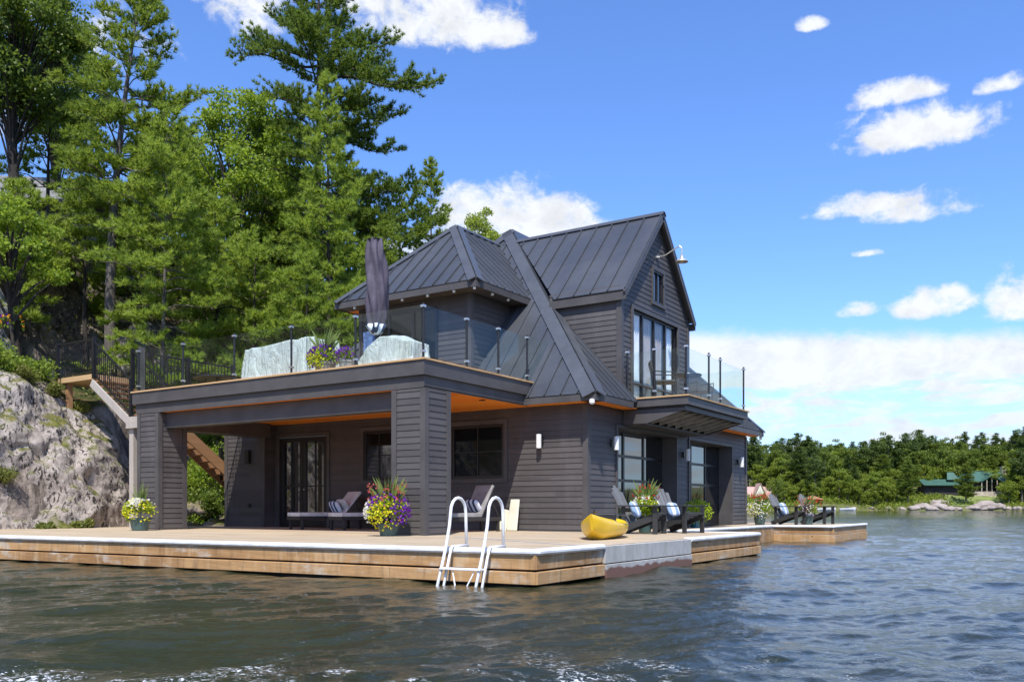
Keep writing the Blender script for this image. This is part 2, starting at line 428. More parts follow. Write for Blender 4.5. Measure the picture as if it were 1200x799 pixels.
def clipline(poly2, u):
    vs = []
    n = len(poly2)
    for i in range(n):
        (u0, v0), (u1, v1) = poly2[i], poly2[(i+1) % n]
        if (u0-u)*(u1-u) < 0: vs.append(v0+(v1-v0)*(u-u0)/(u1-u0))
    return (min(vs), max(vs)) if len(vs) >= 2 else None
def roof_face(name, polys, eave_dir, parent=None, sp=.42, th=.05, phase=0):
    """standing seam face; polys share a plane, eave_dir horizontal unit vector"""
    mb = MB(); e = Vector(eave_dir).normalized(); seams = MB()
    p0 = [Vector(p) for p in polys[0]]; nrm = Vector((0,0,0))
    for i in range(1, len(p0)-1): nrm += (p0[i]-p0[0]).cross(p0[i+1]-p0[0])
    nrm.normalize()
    if nrm.z < 0: nrm = -nrm; polys = [list(reversed(p)) for p in polys]
    up = nrm.cross(e).normalized()
    if up.z < 0: up = -up
    for poly in polys:
        mb.slab(poly, th)
        P2 = [(Vector(p).dot(e), Vector(p).dot(up)) for p in poly]; c0 = nrm*Vector(poly[0]).dot(nrm)
        us = [p[0] for p in P2]; u = math.floor(min(us)/sp)*sp + phase
        while u < max(us):
            r = clipline(P2, u)
            if r and r[1]-r[0] > .12:
                a = c0 + e*u + up*(r[0]+.01) + nrm*.012; b = c0 + e*u + up*(r[1]-.02) + nrm*.012
                mb.beam(a, b, .028, .05, up=nrm)
            u += sp
    return hb(mb, name, M['roof'], parent)
def hipcap(mb, a, b, w=.26, lift=.05, th=.03):
    a = Vector(a); b = Vector(b); mb.beam(a+Vector((0,0,lift)), b+Vector((0,0,lift)), w, th)

# ---- main roof
def hipx(Y): t = (Y-16.84)/4.70; return (SE[0]-5.23*t, Y, EZ+5.61*t)
y1, y2 = 18.99, 23.22
sS = (SE[0], SE[1], EZ)
rf = roof_face('roof', [[sS, A, (WX, 16.84, EZ)]], (1,0,0))
E1 = [sS, (SE[0], y1, EZ), hipx(y1)]
xm = -9.3; zm = EZ + (SE[0]-xm)*5.61/5.23
E2 = [hipx(y1), A, (A[0], y2, 9.09), (xm, y2, zm), (xm, y1, zm)]
E3 = [(SE[0], y2, EZ), (SE[0], NY, EZ), Bp, (A[0], y2, 9.09)]
roof_face('roof', [E1, E2, E3], (0,1,0), sp=.30)
roof_face('roof', [[(SE[0], NY, EZ), (WX, NY, EZ), Bp]], (1,0,0))
roof_face('roof', [[(WX, 16.84, EZ), A, Bp, (WX, NY, EZ)]], (0,1,0))
mb = MB(); up = Vector((0,0,1))
def cap(mb, a, b, n1, n2, w=.27, th=.02, lift=.045):
    """two-winged cap along an edge between planes with outward normals n1,n2"""
    a = Vector(a); b = Vector(b); d = (b-a).normalized()
    for n in (n1, n2):
        n = Vector(n).normalized(); o = n2 if n == Vector(n1).normalized() else n1
        s = d.cross(n).normalized()
        if s.dot(Vector(o).normalized()) > 0: s = -s
        m_ = n*lift; mb.slab([a+m_, b+m_, b+m_+s*w, a+m_+s*w], th) if (b-a).cross(s).dot(n) > 0 else mb.slab([a+m_+s*w, b+m_+s*w, b+m_, a+m_], th)
nS = (0,-5.61,4.70); nE = (5.61,0,5.23); nN = (0,5.61,5.09); nW = (-5.61,0,5.38)
cap(mb, sS, A, nS, nE, .30); cap(mb, (WX,16.84,EZ), A, nS, nW, .28); cap(mb, (SE[0],NY,EZ), Bp, nN, nE, .2)
cap(mb, A, Bp, nE, nW, .2); cap(mb, (WX,NY,EZ), Bp, nN, nW, .2)
hb(mb, 'ridge_cap', M['cap'], rf)

# ---- east gable dormer
gx = -9.24; gy0, gy1 = 18.99, 23.22; gm = 21.105; rx = -9.05
rz = 8.58; ez_ = 6.16; ey0, ey1 = 18.87, 23.34; sl = (rz-ez_)/(gm-ey0)
gr = roof_face('roof', [[(rx,ey0,ez_), (rx,gm,rz), (-13.50,gm,rz), (-11.02,ey0,ez_)]], (1,0,0), sp=.46, phase=.12)
roof_face('roof', [[(rx,ey1,ez_), (rx,gm,rz), (-14.0,gm,rz), (-14.0,ey1,ez_)]], (1,0,0), sp=.46)
mb = MB(); g1 = (0,-sl,1); g2 = (0,sl,1)
cap(mb, (rx+.02,gm,rz), (-13.5,gm,rz), g1, g2, .14)
hb(mb, 'ridge_cap', M['cap'], gr)
mb = MB()
lap(mb, 'x', gx, 1, gy0, gy1, 3.4, rz-.1, opens=[(19.62,22.42,3.4,5.86), (20.82,21.46,6.26,7.08)],
    lim=lambda z: (gy0, gy1) if z < 6.28 else (gm-(rz-.13-z)/sl, gm+(rz-.13-z)/sl))
lap(mb, 'y', gy0, -1, -11.2, gx, 3.8, 6.3)
lap(mb, 'y', gy1, 1, -12.2, gx, 3.6, 6.3)
hb(mb, 'wall', M['siding'])
mb = MB()
mb.box(gx-.01, gx+.035, gy0-.035, gy0+.09, 3.58, 6.22); mb.box(gx-.01, gx+.035, gy1-.09, gy1+.035, 3.58, 6.22)
mb.box(gx-.10, gx-.01, gy0-.036, gy0-.002, 3.58, 6.2)
for s, ya in ((1, ey0), (-1, ey1)):    # rake boards + eave fascia
    a = Vector((rx-.03, ya, ez_-.11)); b = Vector((rx-.03, gm, rz-.11))
    mb.beam(a, b, .05, .15, up=(0,0,1))
    mb.box(-11.15 if s > 0 else -12.0, rx-.01, ya, ya+s*.035, ez_-.24, ez_-.05)
mb.box(-11.1, rx-.06, ey0+.036, gy0-.004, ez_-.22, ez_-.19)
# door casing and window casing
for (ya, yb, za, zb, w) in ((19.62,22.42,3.60,5.86,.09), (20.82,21.46,6.26,7.08,.08)):
    mb.box(gx, gx+.045, ya-w, ya, za, zb+w); mb.box(gx, gx+.045, yb, yb+w, za, zb+w)
    mb.box(gx, gx+.045, ya+.002, yb-.002, zb, zb+w)
mb.box(gx, gx+.06, 20.70, 21.58, 6.18, 6.25)
hb(mb, 'trim', M['trim'])
# gable door: four-panel glazed slider with curtains
gd = hb(MB().box(gx-.30, gx-.22, 19.62, 22.42, 3.58, 3.64), 'glass_door', M['frame'])
fr = MB()
ys = [19.62, 20.30, 21.02, 21.74, 22.42]
for y in ys: fr.box(gx-.10, gx-.03, y-.035, y+.035, 3.6, 5.83)
fr.box(gx-.10, gx-.03, 19.66, 22.38, 5.80, 5.86); fr.box(gx-.10, gx-.03, 19.66, 22.38, 3.58, 3.66)
hb(fr, 'door_frame', M['frame'], gd)
hb(MB().box(gx-.075, gx-.06, 19.65, 22.4, 3.66, 5.8), 'pane', M['pane'], gd)
def drape(y0, y1, x, z0, z1, amp=.035, fr=55, n=60):
    P = np.zeros((n, 6, 3))
    for i in range(n):
        y = y0+(y1-y0)*i/(n-1)
        for j in range(6):
            z = z0+(z1-z0)*j/5; P[i, j] = (x+amp*math.sin(fr*y+.4*j*.3), y, z)
    return P
for (a, b, mm) in ((19.68,20.0,'sheer'), (20.0,20.3,'sheer'), (20.36,21.0,'curtain'), (21.05,21.7,'curtain'), (21.85,22.36,'sheer')):
    o = grid_mesh('curtain', drape(a, b, gx-.14, 3.68, 5.78), M[mm]); o.parent = gd
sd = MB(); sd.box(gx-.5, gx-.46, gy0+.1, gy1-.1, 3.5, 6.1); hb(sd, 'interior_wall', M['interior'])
gw = hb(MB().box(gx-.06, gx+.02, 20.82, 20.87, 6.26, 7.08).box(gx-.06, gx+.02, 21.41, 21.46, 6.26, 7.08).box(gx-.06,gx+.02,20.87,21.41,7.03,7.08).box(gx-.06,gx+.02,20.87,21.41,6.26,6.31).box(gx-.05,gx+.005,21.12,21.16,6.31,7.03), 'window', M['frame'])
hb(MB().box(gx-.04, gx-.03, 20.87, 21.41, 6.3, 7.04), 'pane', M['darkpane'], gw)
# gooseneck lamp on gable
ln = hb(MB().tube([(gx+.02,21.06,7.44),(gx+.25,21.06,7.46),(gx+.50,21.06,7.58),(gx+.64,21.06,7.64),(gx+.70,21.06,7.58),(gx+.70,21.06,7.42)], .016, 8).lathe([(.07,-.02),(.07,.02)], (gx+.03,21.06,7.44)), 'gooseneck_lamp', M['copper'])
hb(MB().lathe([(.035,.16),(.04,.09),(.09,.04),(.155,.0),(.16,-.02),(.14,-.02),(.13,.03),(.01,.06)], (gx+.70,21.06,7.24), 24), 'lamp_shade', M['copper'], ln, smooth=True)

# ---- bump on the upper deck
bx0, bx1, by = -16.0, -12.42, 17.30
ap = (-14.18, 19.07, 8.58)
br = roof_face('roof', [[(-16.45,16.8,6.36), (-11.91,16.8,6.36), ap]], (1,0,0), sp=.40)
roof_face('roof', [[(-11.91,16.8,6.36), (-11.91,19.25,6.36), (-14.18,21.11,8.58), ap]], (0,1,0), sp=.34)
roof_face('roof', [[(-16.45,16.8,6.36), (-16.45,19.25,6.36), (-14.18,21.11,8.58), ap]], (0,1,0), sp=.34)
mb = MB(); b1 = (0,-1,1); b2 = (1,0,1); b3 = (-1,0,1)
cap(mb, (-11.91,16.8,6.36), ap, b1, b2, .2); cap(mb, (-16.45,16.8,6.36), ap, b1, b3, .2); cap(mb, ap, (-14.18,21.1,8.58), b2, b3, .13)
hb(mb, 'ridge_cap', M['cap'], br)
mb = MB()
lap(mb, 'x', bx1, 1, by, 21.0, 3.8, 6.25)
lap(mb, 'y', by, -1, bx0, bx1, UZ, 6.25, opens=[(-15.75,-13.45,UZ,6.0)])
lap(mb, 'x', bx0, -1, by, 21.0, 3.8, 6.25)
hb(mb, 'wall', M['siding'])
mb = MB()
mb.box(bx1-.09, bx1+.034, by-.034, by, UZ, 6.2); mb.box(bx1, bx1+.034, by, by+.09, UZ, 6.2)
mb.box(bx0-.03, bx0+.09, by-.034, by, UZ, 6.2)
mb.box(-16.45, -11.91, 16.80, 16.835, 6.18, 6.33); mb.box(-11.945, -11.91, 16.836, 19.3, 6.18, 6.33); mb.box(-16.45, -16.415, 16.836, 19.3, 6.18, 6.33)
hb(mb, 'fascia', M['trim'])
mb = MB(); mb.box(-16.41, -11.95, 16.84, 17.27, 6.20, 6.22); mb.box(-12.38, -11.95, 17.28, 19.2, 6.20, 6.22); hb(mb, 'soffit', M['trim'])
mb = MB(); mb.box(-16.41, -16.04, 17.28, 19.2, 6.20, 6.22); hb(mb, 'soffit', M['soffit'])
for x in (-15.8,-15.0,-14.2,-13.4,-12.6,-12.0):
    hb(MB().lathe([(.035,0),(.035,.05)], (x,16.86,6.13), 10), 'soffit_light', M['lampglass'])
for y in (17.6,18.3): hb(MB().lathe([(.035,0),(.035,.05)], (-12.0,y,6.13), 10), 'soffit_light', M['lampglass'])
bd = hb(MB().box(-15.75,-13.45,by-.02,by+.04,5.93,6.0), 'glass_door', M['frame'])
fr = MB()
for x in (-15.75, -15.0, -14.2, -13.45): fr.box(x-.04, x+.04, by-.03, by+.05, UZ, 5.93)
fr.box(-15.7,-13.5, by-.02, by+.04, UZ, UZ+.08); hb(fr, 'door_frame', M['frame'], bd)
hb(MB().box(-15.71,-13.49,by,by+.012,UZ+.08,5.93), 'pane', M['softpane'], bd)

# ---- ground floor walls
SY = 17.29; EX = -9.24
w2 = (-15.86,-14.30,1.71,3.0); w3 = (-12.97,-11.44,1.69,2.98); dr = (-19.05,-17.19,DZ,2.96)
G1 = (18.76,22.34,DZ,2.89); G2 = (23.28,26.80,DZ,2.89)
mb = MB()
lap(mb, 'y', SY, -1, -19.26, EX, DZ, 3.33, opens=[w2, w3, dr])
lap(mb, 'x', EX, 1, SY, 28.24, DZ, 3.6, opens=[G1, G2])
lap(mb, 'y', 16.92, -1, -20.9, -19.26, DZ, 3.33); lap(mb, 'x', -19.26, 1, 16.92, SY, DZ, 3.33)
lap(mb, 'x', -20.9, -1, 16.92, 28.24, DZ-.4, 3.5); lap(mb, 'y', 28.24, 1, -20.9, EX, DZ-.4, 3.5)
hb(mb, 'wall', M['siding'])
mb = MB()
mb.box(EX-.10, EX+.034, SY-.034, SY-.001, DZ, 3.3); mb.box(EX, EX+.034, SY, SY+.10, DZ, 3.3); hb(mb, 'corner_board', M['trim']); mb = MB()
mb.box(EX, EX+.034, 28.14, 28.27, DZ, 3.3); hb(mb, 'corner_board', M['trim']); mb = MB()
mb.box(-19.36,-19.232,16.885,16.919,DZ,3.3); hb(mb, 'corner_board', M['trim']); mb = MB(); mb.box(-20.93,-20.8,16.885,16.919,DZ,3.3)
hb(mb, 'corner_board', M['trim'])
for (a, b, c, d) in (w2, w3, dr):
    mb = MB(); w = .10; lo = c-(w if c > 1 else 0)
    mb.box(a-w, a, SY-.045, SY, lo, d+w); mb.box(b, b+w, SY-.045, SY, lo, d+w); mb.box(a+.001, b-.001, SY-.045, SY, d, d+w)
    if c > 1: mb.box(a+.001, b-.001, SY-.055, SY, c-w, c)
    hb(mb, 'casing', M['trim'])
for (a, b, c, d) in (G1, G2):
    mb = MB(); w = .07
    mb.box(EX, EX+.045, a-w, a, c, d+w); mb.box(EX, EX+.045, b, b+w, c, d+w); mb.box(EX, EX+.045, a+.001, b-.001, d, d+w); hb(mb, 'casing', M['trim'])
# reveals of garage openings and dark interior
mb = MB()
for (a, b, c, d) in (G1, G2):
    mb.box(EX-.55, EX-.001, a-.05, a-.001, c, d); mb.box(EX-.55, EX-.001, b+.001, b+.05, c, d); mb.box(EX-.55, EX-.001, a, b, d+.001, d+.05)
hb(mb, 'door_jamb', M['trim'])
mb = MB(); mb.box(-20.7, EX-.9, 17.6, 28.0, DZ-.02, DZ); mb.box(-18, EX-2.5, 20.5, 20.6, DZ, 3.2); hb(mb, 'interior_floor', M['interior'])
for (a, b, c, d) in (G1, G2):
    x = EX-.42; n = 3; m4 = 4
    fr = MB()
    for i in range(n+1):
        y = a+(b-a)*i/n; fr.box(x-.03, x+.03, max(a, y-.045), min(b, y+.045), c, d)
    for j in range(m4+1):
        z = c+(d-c)*j/m4
        for i in range(n):
            y0 = a+(b-a)*i/n+.045; y1_ = a+(b-a)*(i+1)/n-.045
            fr.box(x-.03, x+.03, y0, y1_, max(c, z-.035), min(d, z+.035))
    g = hb(fr, 'garage_door', M['frame'])
    hb(MB().box(x-.006, x+.006, a+.04, b-.04, c+.03+(d-c)/m4*(0 if a < 20 else 1), d-.03), 'pane', M['darkpane'], g)
    if a > 20: hb(MB().box(x-.012, x+.012, a+.05, b-.05, c+.02, c+(d-c)/m4-.036), 'door_panel', M['frame'], g)
def window(o, cols, rows, nm='window', y=SY):
    a, b, c, d = o; fr = MB()
    fr.box(a, a+.07, y-.02, y+.05, c, d); fr.box(b-.07, b, y-.02, y+.05, c, d); fr.box(a+.07, b-.07, y-.02, y+.05, d-.07, d); fr.box(a+.07, b-.07, y-.02, y+.05, c, c+.07)
    for i in range(1, cols): x = a+(b-a)*i/cols; fr.box(x-.015, x+.015, y-.01, y+.03, c+.07, d-.07)
    for j in range(1, rows): z = c+(d-c)*j/rows; fr.box(a+.07, b-.07, y-.006, y+.028, z-.013, z+.013)
    w = hb(fr, nm, M['frame']); hb(MB().box(a+.06, b-.06, y+.012, y+.02, c+.06, d-.06), 'pane', M['darkpane'] if cols == 3 else M['softpane'], w)
window(w2, 3, 2); window(w3, 2, 2)
for (a, b) in ((-19.05,-18.12), (-18.12,-17.19)):
    fr = MB(); y = SY
    fr.box(a+.01, a+.13, y-.02, y+.05, DZ+.02, 2.94); fr.box(b-.13, b-.01, y-.02, y+.05, DZ+.02, 2.94)
    fr.box(a+.13, b-.13, y-.02, y+.05, 2.82, 2.94); fr.box(a+.13, b-.13, y-.02, y+.05, DZ+.02, DZ+.20)
    x = (a+b)/2; fr.box(x-.015, x+.015, y-.012, y+.03, DZ+.2, 2.82); fr.box(a+.13, b-.13, y-.009, y+.028, 1.58, 1.61)
    w = hb(fr, 'french_door', M['frame']); hb(MB().box(a+.12, b-.12, y+.012, y+.02, DZ+.19, 2.83), 'pane', M['darkpane'], w)
    hb(MB().tube([(b-.09 if a < -18.5 else a+.09, y-.03, 1.5), (b-.09 if a < -18.5 else a+.09, y-.08, 1.5)], .02), 'handle', M['alu'], w)

# ---- columns
for cx in (-19.25, -11.0):
    c = MB(); x0, x1, ya, yb = cx-.39, cx+.39, 13.26, 14.02
    lap(c, 'y', ya, -1, x0, x1, DZ, 3.3); lap(c, 'x', x1, 1, ya, yb, DZ, 3.3); lap(c, 'x', x0, -1, ya, yb, DZ, 3.3); lap(c, 'y', yb, 1, x0, x1, DZ, 3.3)
    o = hb(c, 'column', M['siding']); t = MB()
    for (xx, yy) in ((x0, ya), (x1, ya), (x0, yb), (x1, yb)):
        sx = 1 if xx == x0 else -1; sy = 1 if yy == ya else -1
        t.box(xx-sx*.032, xx+sx*.09, yy-sy*.032, yy-sy*.001, DZ, 3.3); t.box(xx-sx*.032, xx-sx*.001, yy, yy+sy*.09, DZ, 3.3)
    hb(t, 'corner_board', M['trim'], o)
# beams under the ceiling
mb = MB(); mb.box(-18.85, -11.40, 13.45, 13.75, 2.95, 3.318); mb.box(-19.55, -19.0, 14.03, 16.90, 2.95, 3.318)
mb.box(-10.95, -10.65, 14.03, 14.04, 2.9, 3.3)
hb(mb, 'beam', M['trim'])
# ---- soffit boards (run along X)
mb = MB(); y = 13.26
while y < 17.2:
    mb.box(-19.7, -10.62 if y < 16.85 else -8.84, y, y+.128, 3.325, 3.345); y += .135
y = 16.9
while y < 28.5:
    mb.box(-9.2, -8.84, y, y+.128, 3.325, 3.345); y += .135
mb.box(-10.6, -9.25, 16.88, 17.26, 3.3245, 3.327)
hb(mb, 'soffit', M['soffit'])
for p in ((-10.9,15.6),(-14.5,15.6),(-18,15.6)): hb(MB().lathe([(.07,0),(.07,.02)], (p[0],p[1],3.31), 14), 'ceiling_light', M['black'])
# ---- fascias of the upper deck and eaves
mb = MB(); DX = -10.56; DY = 13.18; WXd = -19.80
mb.box(WXd, DX, DY, DY+.05, 3.55, 3.835); mb.box(DX-.05, DX, DY+.05, 17.28, 3.55, 3.835); mb.box(WXd, WXd+.05, DY+.05, 17.5, 3.55, 3.835)
mb.box(WXd+.04, DX-.06, DY+.07, DY+.11, 3.315, 3.549); mb.box(DX-.10, DX-.06, DY+.11, 17.0, 3.315, 3.549); mb.box(WXd+.04, WXd+.08, DY+.11, 17.5, 3.315, 3.549)
hb(mb, 'fascia', M['trim']); mb = MB()
mb.box(-10.62, SE[0]-.0, 16.84, 16.875, 3.315, 3.455); mb.box(SE[0]-.035, SE[0], 16.876, 18.75, 3.315, 3.455); hb(MB().box(SE[0]-.035, SE[0], 23.4, NY, 3.315, 3.455), 'eave_fascia', M['trim'])
hb(mb, 'fascia', M['trim'])
dk = MB(); y = DY-.03
while y < 17.4:
    dk.box(WXd-.03, DX+.03, y, y+.137, 3.836, UZ); y += .14
dk.box(WXd-.03, -16.1, 17.42, 20, 3.836, UZ)
ud = hb(dk, 'upper_deck', M['edgewood'])
hb(MB().box(WXd+.12, DX-.14, DY+.14, 17.24, 3.36, 3.82), 'deck_joists', M['trim'])

# ---- balcony
bxo = -7.55
mb = MB()
mb.box(bxo-.05, bxo, gy0-.02, gy1+.02, 3.36, 3.545); mb.box(EX+.03, bxo-.051, gy0-.02, gy0+.03, 3.36, 3.545); mb.box(EX+.03, bxo-.051, gy1-.03, gy1+.02, 3.36, 3.545)
mb.box(bxo-.13, bxo-.09, gy0+.06, gy1-.06, 3.24, 3.359); mb.box(EX+.03, bxo-.131, gy0+.06, gy0+.10, 3.24, 3.359); mb.box(EX+.03, bxo-.131, gy1-.10, gy1-.06, 3.24, 3.359)
# cheeks
for ya in (gy0+.07, gy1-.11):
    mb.slab([(bxo-.14, ya, 3.239), (SE[0]+.2, ya, 2.98), (EX+.03, ya, 2.98), (EX+.03, ya, 3.239)][::-1], .04)
mb.box(EX+.03, SE[0]+.12, gy0+.12, gy1-.12, 2.96, 3.0)
bal = hb(mb, 'balcony', M['trim'])
k = 0
while k < 8:
    y = gy0+.45+k*.5
    if y < gy1-.2:
        j = MB(); j.slab([(bxo-.16, y, 3.238), (SE[0]+.12, y, 3.0), (SE[0]+.12, y, 3.238)][::-1], .05); hb(j, 'joist', M['potgrey'], bal)
    k += 1
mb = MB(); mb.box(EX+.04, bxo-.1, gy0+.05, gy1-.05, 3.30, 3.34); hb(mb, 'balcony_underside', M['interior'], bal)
mb = MB(); y = gy0-.05
while y < gy1+.02: mb.box(EX+.05, bxo+.04, y, y+.135, 3.548, 3.58); y += .14
hb(mb, 'balcony_floor', M['edgewood'], bal)

# ---- glass railings
def railing(nm, pts, z, posts, ht=1.05, post_m='black'):
    r = hb(MB().box(*[v for p in ((posts[0][0]-.04, posts[0][0]+.04),(posts[0][1]-.04, posts[0][1]+.04)) for v in p], z, z+.012), nm, M['black'])
    for (x, y) in posts:
        p = MB(); p.tube([(x, y, z), (x, y, z+ht+.02)], .024, 10); p.lathe([(.045,0),(.045,.012)], (x, y, z+.013), 10)
        hb(p, 'post', M[post_m], r)
        hb(MB().box(x-.04, x+.04, y-.04, y+.04, z+ht-.06, z+ht-.02), 'clamp', M['alu'], r); hb(MB().box(x-.04, x+.04, y-.04, y+.04, z+.12, z+.16), 'clamp', M['alu'], r)
    for (a, b) in zip(posts, posts[1:]):
        A_ = Vector((*a, 0)); B_ = Vector((*b, 0)); d = (B_-A_).normalized()
        g = MB(); g.beam(A_+d*.05+Vector((0,0,z+.55)), B_-d*.05+Vector((0,0,z+.55)), .012, ht-.08)
        hb(g, 'glass_panel', M['glass'], r)
    if nm == 'deck_railing': hb(MB().box(-10.666, -10.654, 17.10, 18.05, z+.06, z+1.07), 'glass_panel', M['glass'], r)
    return r
railing('deck_railing', None, UZ, [(-19.70,13.28),(-17.95,13.28),(-16.12,13.28),(-14.28,13.28),(-12.42,13.28),(-10.66,13.28),(-10.66,14.7),(-10.66,15.87),(-10.66,17.05)])
railing('balcony_railing', None, 3.58, [(-9.1,19.05),(-8.4,19.05),(-7.62,19.05),(-7.62,20.5),(-7.62,21.3),(-7.62,23.1),(-9.1,23.1)], 1.15)
# black picket rail on the west side of the deck
pk = MB(); x = -19.72
y = 13.5
while y < 16.1: pk.box(x-.009, x+.009, y-.009, y+.009, UZ+.08, UZ+.97); y += .105
pr = hb(pk, 'picket_railing', M['black'])
t = MB(); t.box(x-.02, x+.02, 13.4, 16.2, UZ+.97, UZ+1.01); t.box(x-.015, x+.015, 13.4, 16.2, UZ+.05, UZ+.08); hb(t, 'rail', M['black'], pr)
for yy in (14.75, 16.2): hb(MB().box(x-.045, x+.045, yy-.045, yy+.045, UZ, UZ+1.06), 'post', M['black'], pr)
hb(MB().box(x-.06, x+.06, 13.32, 13.44, UZ, UZ+1.12), 'post', M['trim'], pr)

# ---- wall sconces
def sconce(x, y, z, ax):
    w = MB().box(*( (x-.05, x+.05, y+.0, y+.05) if ax == 'y' else (x-.05, x, y-.05, y+.05)), z-.08, z+.08)
    o = hb(w, 'wall_lamp', M['black']); cx, cy = (x, y-.09) if ax == 'y' else (x+.09, y)
    hb(MB().lathe([(.055,-.17),(.06,-.16),(.06,.16),(.055,.17)], (cx, cy, z), 16), 'lamp_shade', M['lampglass'], o)
    hb(MB().lathe([(.062,-.02),(.062,0)], (cx, cy, z+.172), 16), 'lamp_cap', M['black'], o)
sconce(-10.41, SY-.05, 2.52, 'y'); sconce(EX+.06, 18.45, 2.5, 'x'); sconce(EX+.06, 22.85, 2.45, 'x'); sconce(EX+.06, 27.4, 2.45, 'x')
hb(MB().box(-19.95,-19.80,16.80,16.885,2.25,2.62), 'wall_lamp', M['black'])
hb(MB().box(-19.9,-19.8,16.86,16.885,1.0,1.1), 'outlet', M['black'])
hb(MB().lathe([(.03,-.05),(.06,-.02),(.06,.05),(.02,.07)], (-8.86,16.80,3.27), 12), 'camera_dome', M['lampglass'])
hb(MB().lathe([(.03,-.05),(.05,-.02),(.05,.05),(.02,.07)], (-8.86,28.6,3.27), 12), 'camera_dome', M['lampglass'])
# ================================================================== TERRAIN
def lerp_tab(t, x):
    if x <= t[0][0]: return t[0][1]
    for (a, va), (b, vb) in zip(t, t[1:]):
        if x <= b: return va+(vb-va)*(x-a)/(b-a)
    return t[-1][1]
SH = [(-30,-30),(0,-24),(8,-22.9),(14,-22.4),(16,-22.6),(18,-23.2),(24,-23.6),(30,-22.5),(36,-22.5),(45,-28),(60,-38),(90,-62),(140,-100)]
PA = [(-6,-2.5),(-2,-1.2),(-.2,-.4),(0,.2),(.8,2.6),(1.6,3.9),(3.0,4.6),(7,6.0),(8.5,9.5),(10.5,12.3),(16,14),(30,19),(60,26),(120,30)]
PB = [(-6,-2.5),(-2,-1.0),(-.4,-.3),(0,.2),(1.5,1.0),(2.6,2.3),(4,4.6),(6,6.4),(9,9.6),(13,12.5),(20,15),(40,22),(120,30)]
def hill(x, y, rough=True):
    s = lerp_tab(SH, y)-x
    w = min(1, max(0, (y-16.2)/3)); w = w*w*(3-2*w)
    z = lerp_tab(PA, s)*(1-w)+lerp_tab(PB, s)*w
    if rough:
        f = min(1, max(0, s/3+.3))
        z += f*(noise.fractal(Vector((x*.35, y*.35, 1.7)), .9, 2.1, 4)*.9 + noise.fractal(Vector((x*1.3, y*1.3, 5)), .8, 2.1, 4)*.22)
    return z
xs = np.concatenate([np.arange(-140,-45,2.5), np.arange(-45,-20,.28), np.arange(-20,-8,1.)]); ysg = np.concatenate([np.arange(-30,6,2.), np.arange(6,36,.28), np.arange(36,140,2.)])
P = np.zeros((len(xs), len(ysg), 3))
for i, x in enumerate(xs):
    for j, y in enumerate(ysg):
        z = hill(x, y); ox = 0
        if 6 < y < 36 and -40 < x < -21: ox = noise.fractal(Vector((x*.6, y*.6, z*.6)), .9, 2, 3)*.35
        P[i, j] = (x+ox, y, z)
tag(grid_mesh('hillside_terrain', P, M['hill']), kind='structure')

# granite outcrop beside the dock
nY, nT = 420, 260
topz = [(2,4.9),(8,5.1),(11.9,4.75),(13.2,4.35),(14.2,3.85),(15.0,3.3),(15.5,2.2),(15.9,.8),(16.2,-.3)]
Pg = np.zeros((nY, nT, 3))
for i in range(nY):
    y = 2+14.2*i/(nY-1); tz = lerp_tab(topz, y)
    for j in range(nT):
        t = j/(nT-1)
        if t < .62:
            u = t/.62; z = -.4+(tz+.4)*math.sin(u*math.pi/2)**.9; x = -22.15-.30*max(0, z)-.9*u**4
        else:
            u = (t-.62)/.38; z = tz+.5*math.sin(u*1.6)*.5*min(1, (tz)/2); x = -22.15-.30*tz-.9-4.5*u
        edge = max(0, y-14.6); x -= edge*edge*.9
        n1 = noise.fractal(Vector((x*.5+3, y*.5, z*.5)), .85, 2.1, 4); n2 = noise.fractal(Vector((x*1.9, y*1.9, z*1.3)), .7, 2.2, 5)
        r = 1-abs(noise.fractal(Vector((y*.55, z*.35+y*.25, 7)), .8, 2, 3))*1.7
        cr = -max(0, r-.72)*.9
        Pg[i, j] = (x+n1*.38+n2*.06+cr*.45, y+n2*.04, z+n1*.18+n2*.05)
tag(grid_mesh('granite_outcrop', Pg[:, ::-1], M['rock']), 'big pale granite outcrop spotted with dark lichen beside the dock', 'rock')

def boulder(name, loc, size, m, label, seed, cat='boulder', group=None, parent=None, sub=40):
    a, b = sub, sub*2; Pb = np.zeros((a, b, 3))
    for i in range(a):
        th = math.pi*i/(a-1)
        for j in range(b):
            ph = 2*math.pi*j/(b-1); d = Vector((math.sin(th)*math.cos(ph), math.sin(th)*math.sin(ph), math.cos(th)))
            r = 1+.35*noise.fractal(d*1.1+Vector((seed,0,0)), .9, 2, 3)+.06*noise.fractal(d*5+Vector((seed,0,0)), .8, 2, 4)
            Pb[i, j] = (d.x*r*size[0], d.y*r*size[1], d.z*r*size[2])
    o = grid_mesh(name, Pb, m, parent); o.location = loc
    if label: tag(o, label, cat, group)
    return o
boulder('boulder', (-30.0, 13.9, 7.2), (1.3, 1.6, .95), M['boulder'], 'smooth grey boulder at the foot of the dark cliff', 3.)
boulder('boulder', (-32.5, 16.6, 9.0), (2.4, 3.0, 3.1), M['cliff'], 'large dark cliff block under the hillside trees', 9., cat='rock')
boulder('boulder', (-34.6, 20.6, 9.6), (2.6, 2.8, 2.6), M['cliff'], 'dark fractured rock face behind the leaning pine trunk', 17., cat='rock')
boulder('boulder', (-29.2, 19.6, 6.4), (.8, .9, 1.3), M['rock'], 'tall pale split rock standing behind the stair railing', 23., cat='rock')
boulder('boulder', (-28.6, 20.7, 6.0), (.7, .7, 1.2), M['boulder'], 'upright grey rock behind the deck picket railing', 31., cat='rock')
k = 0
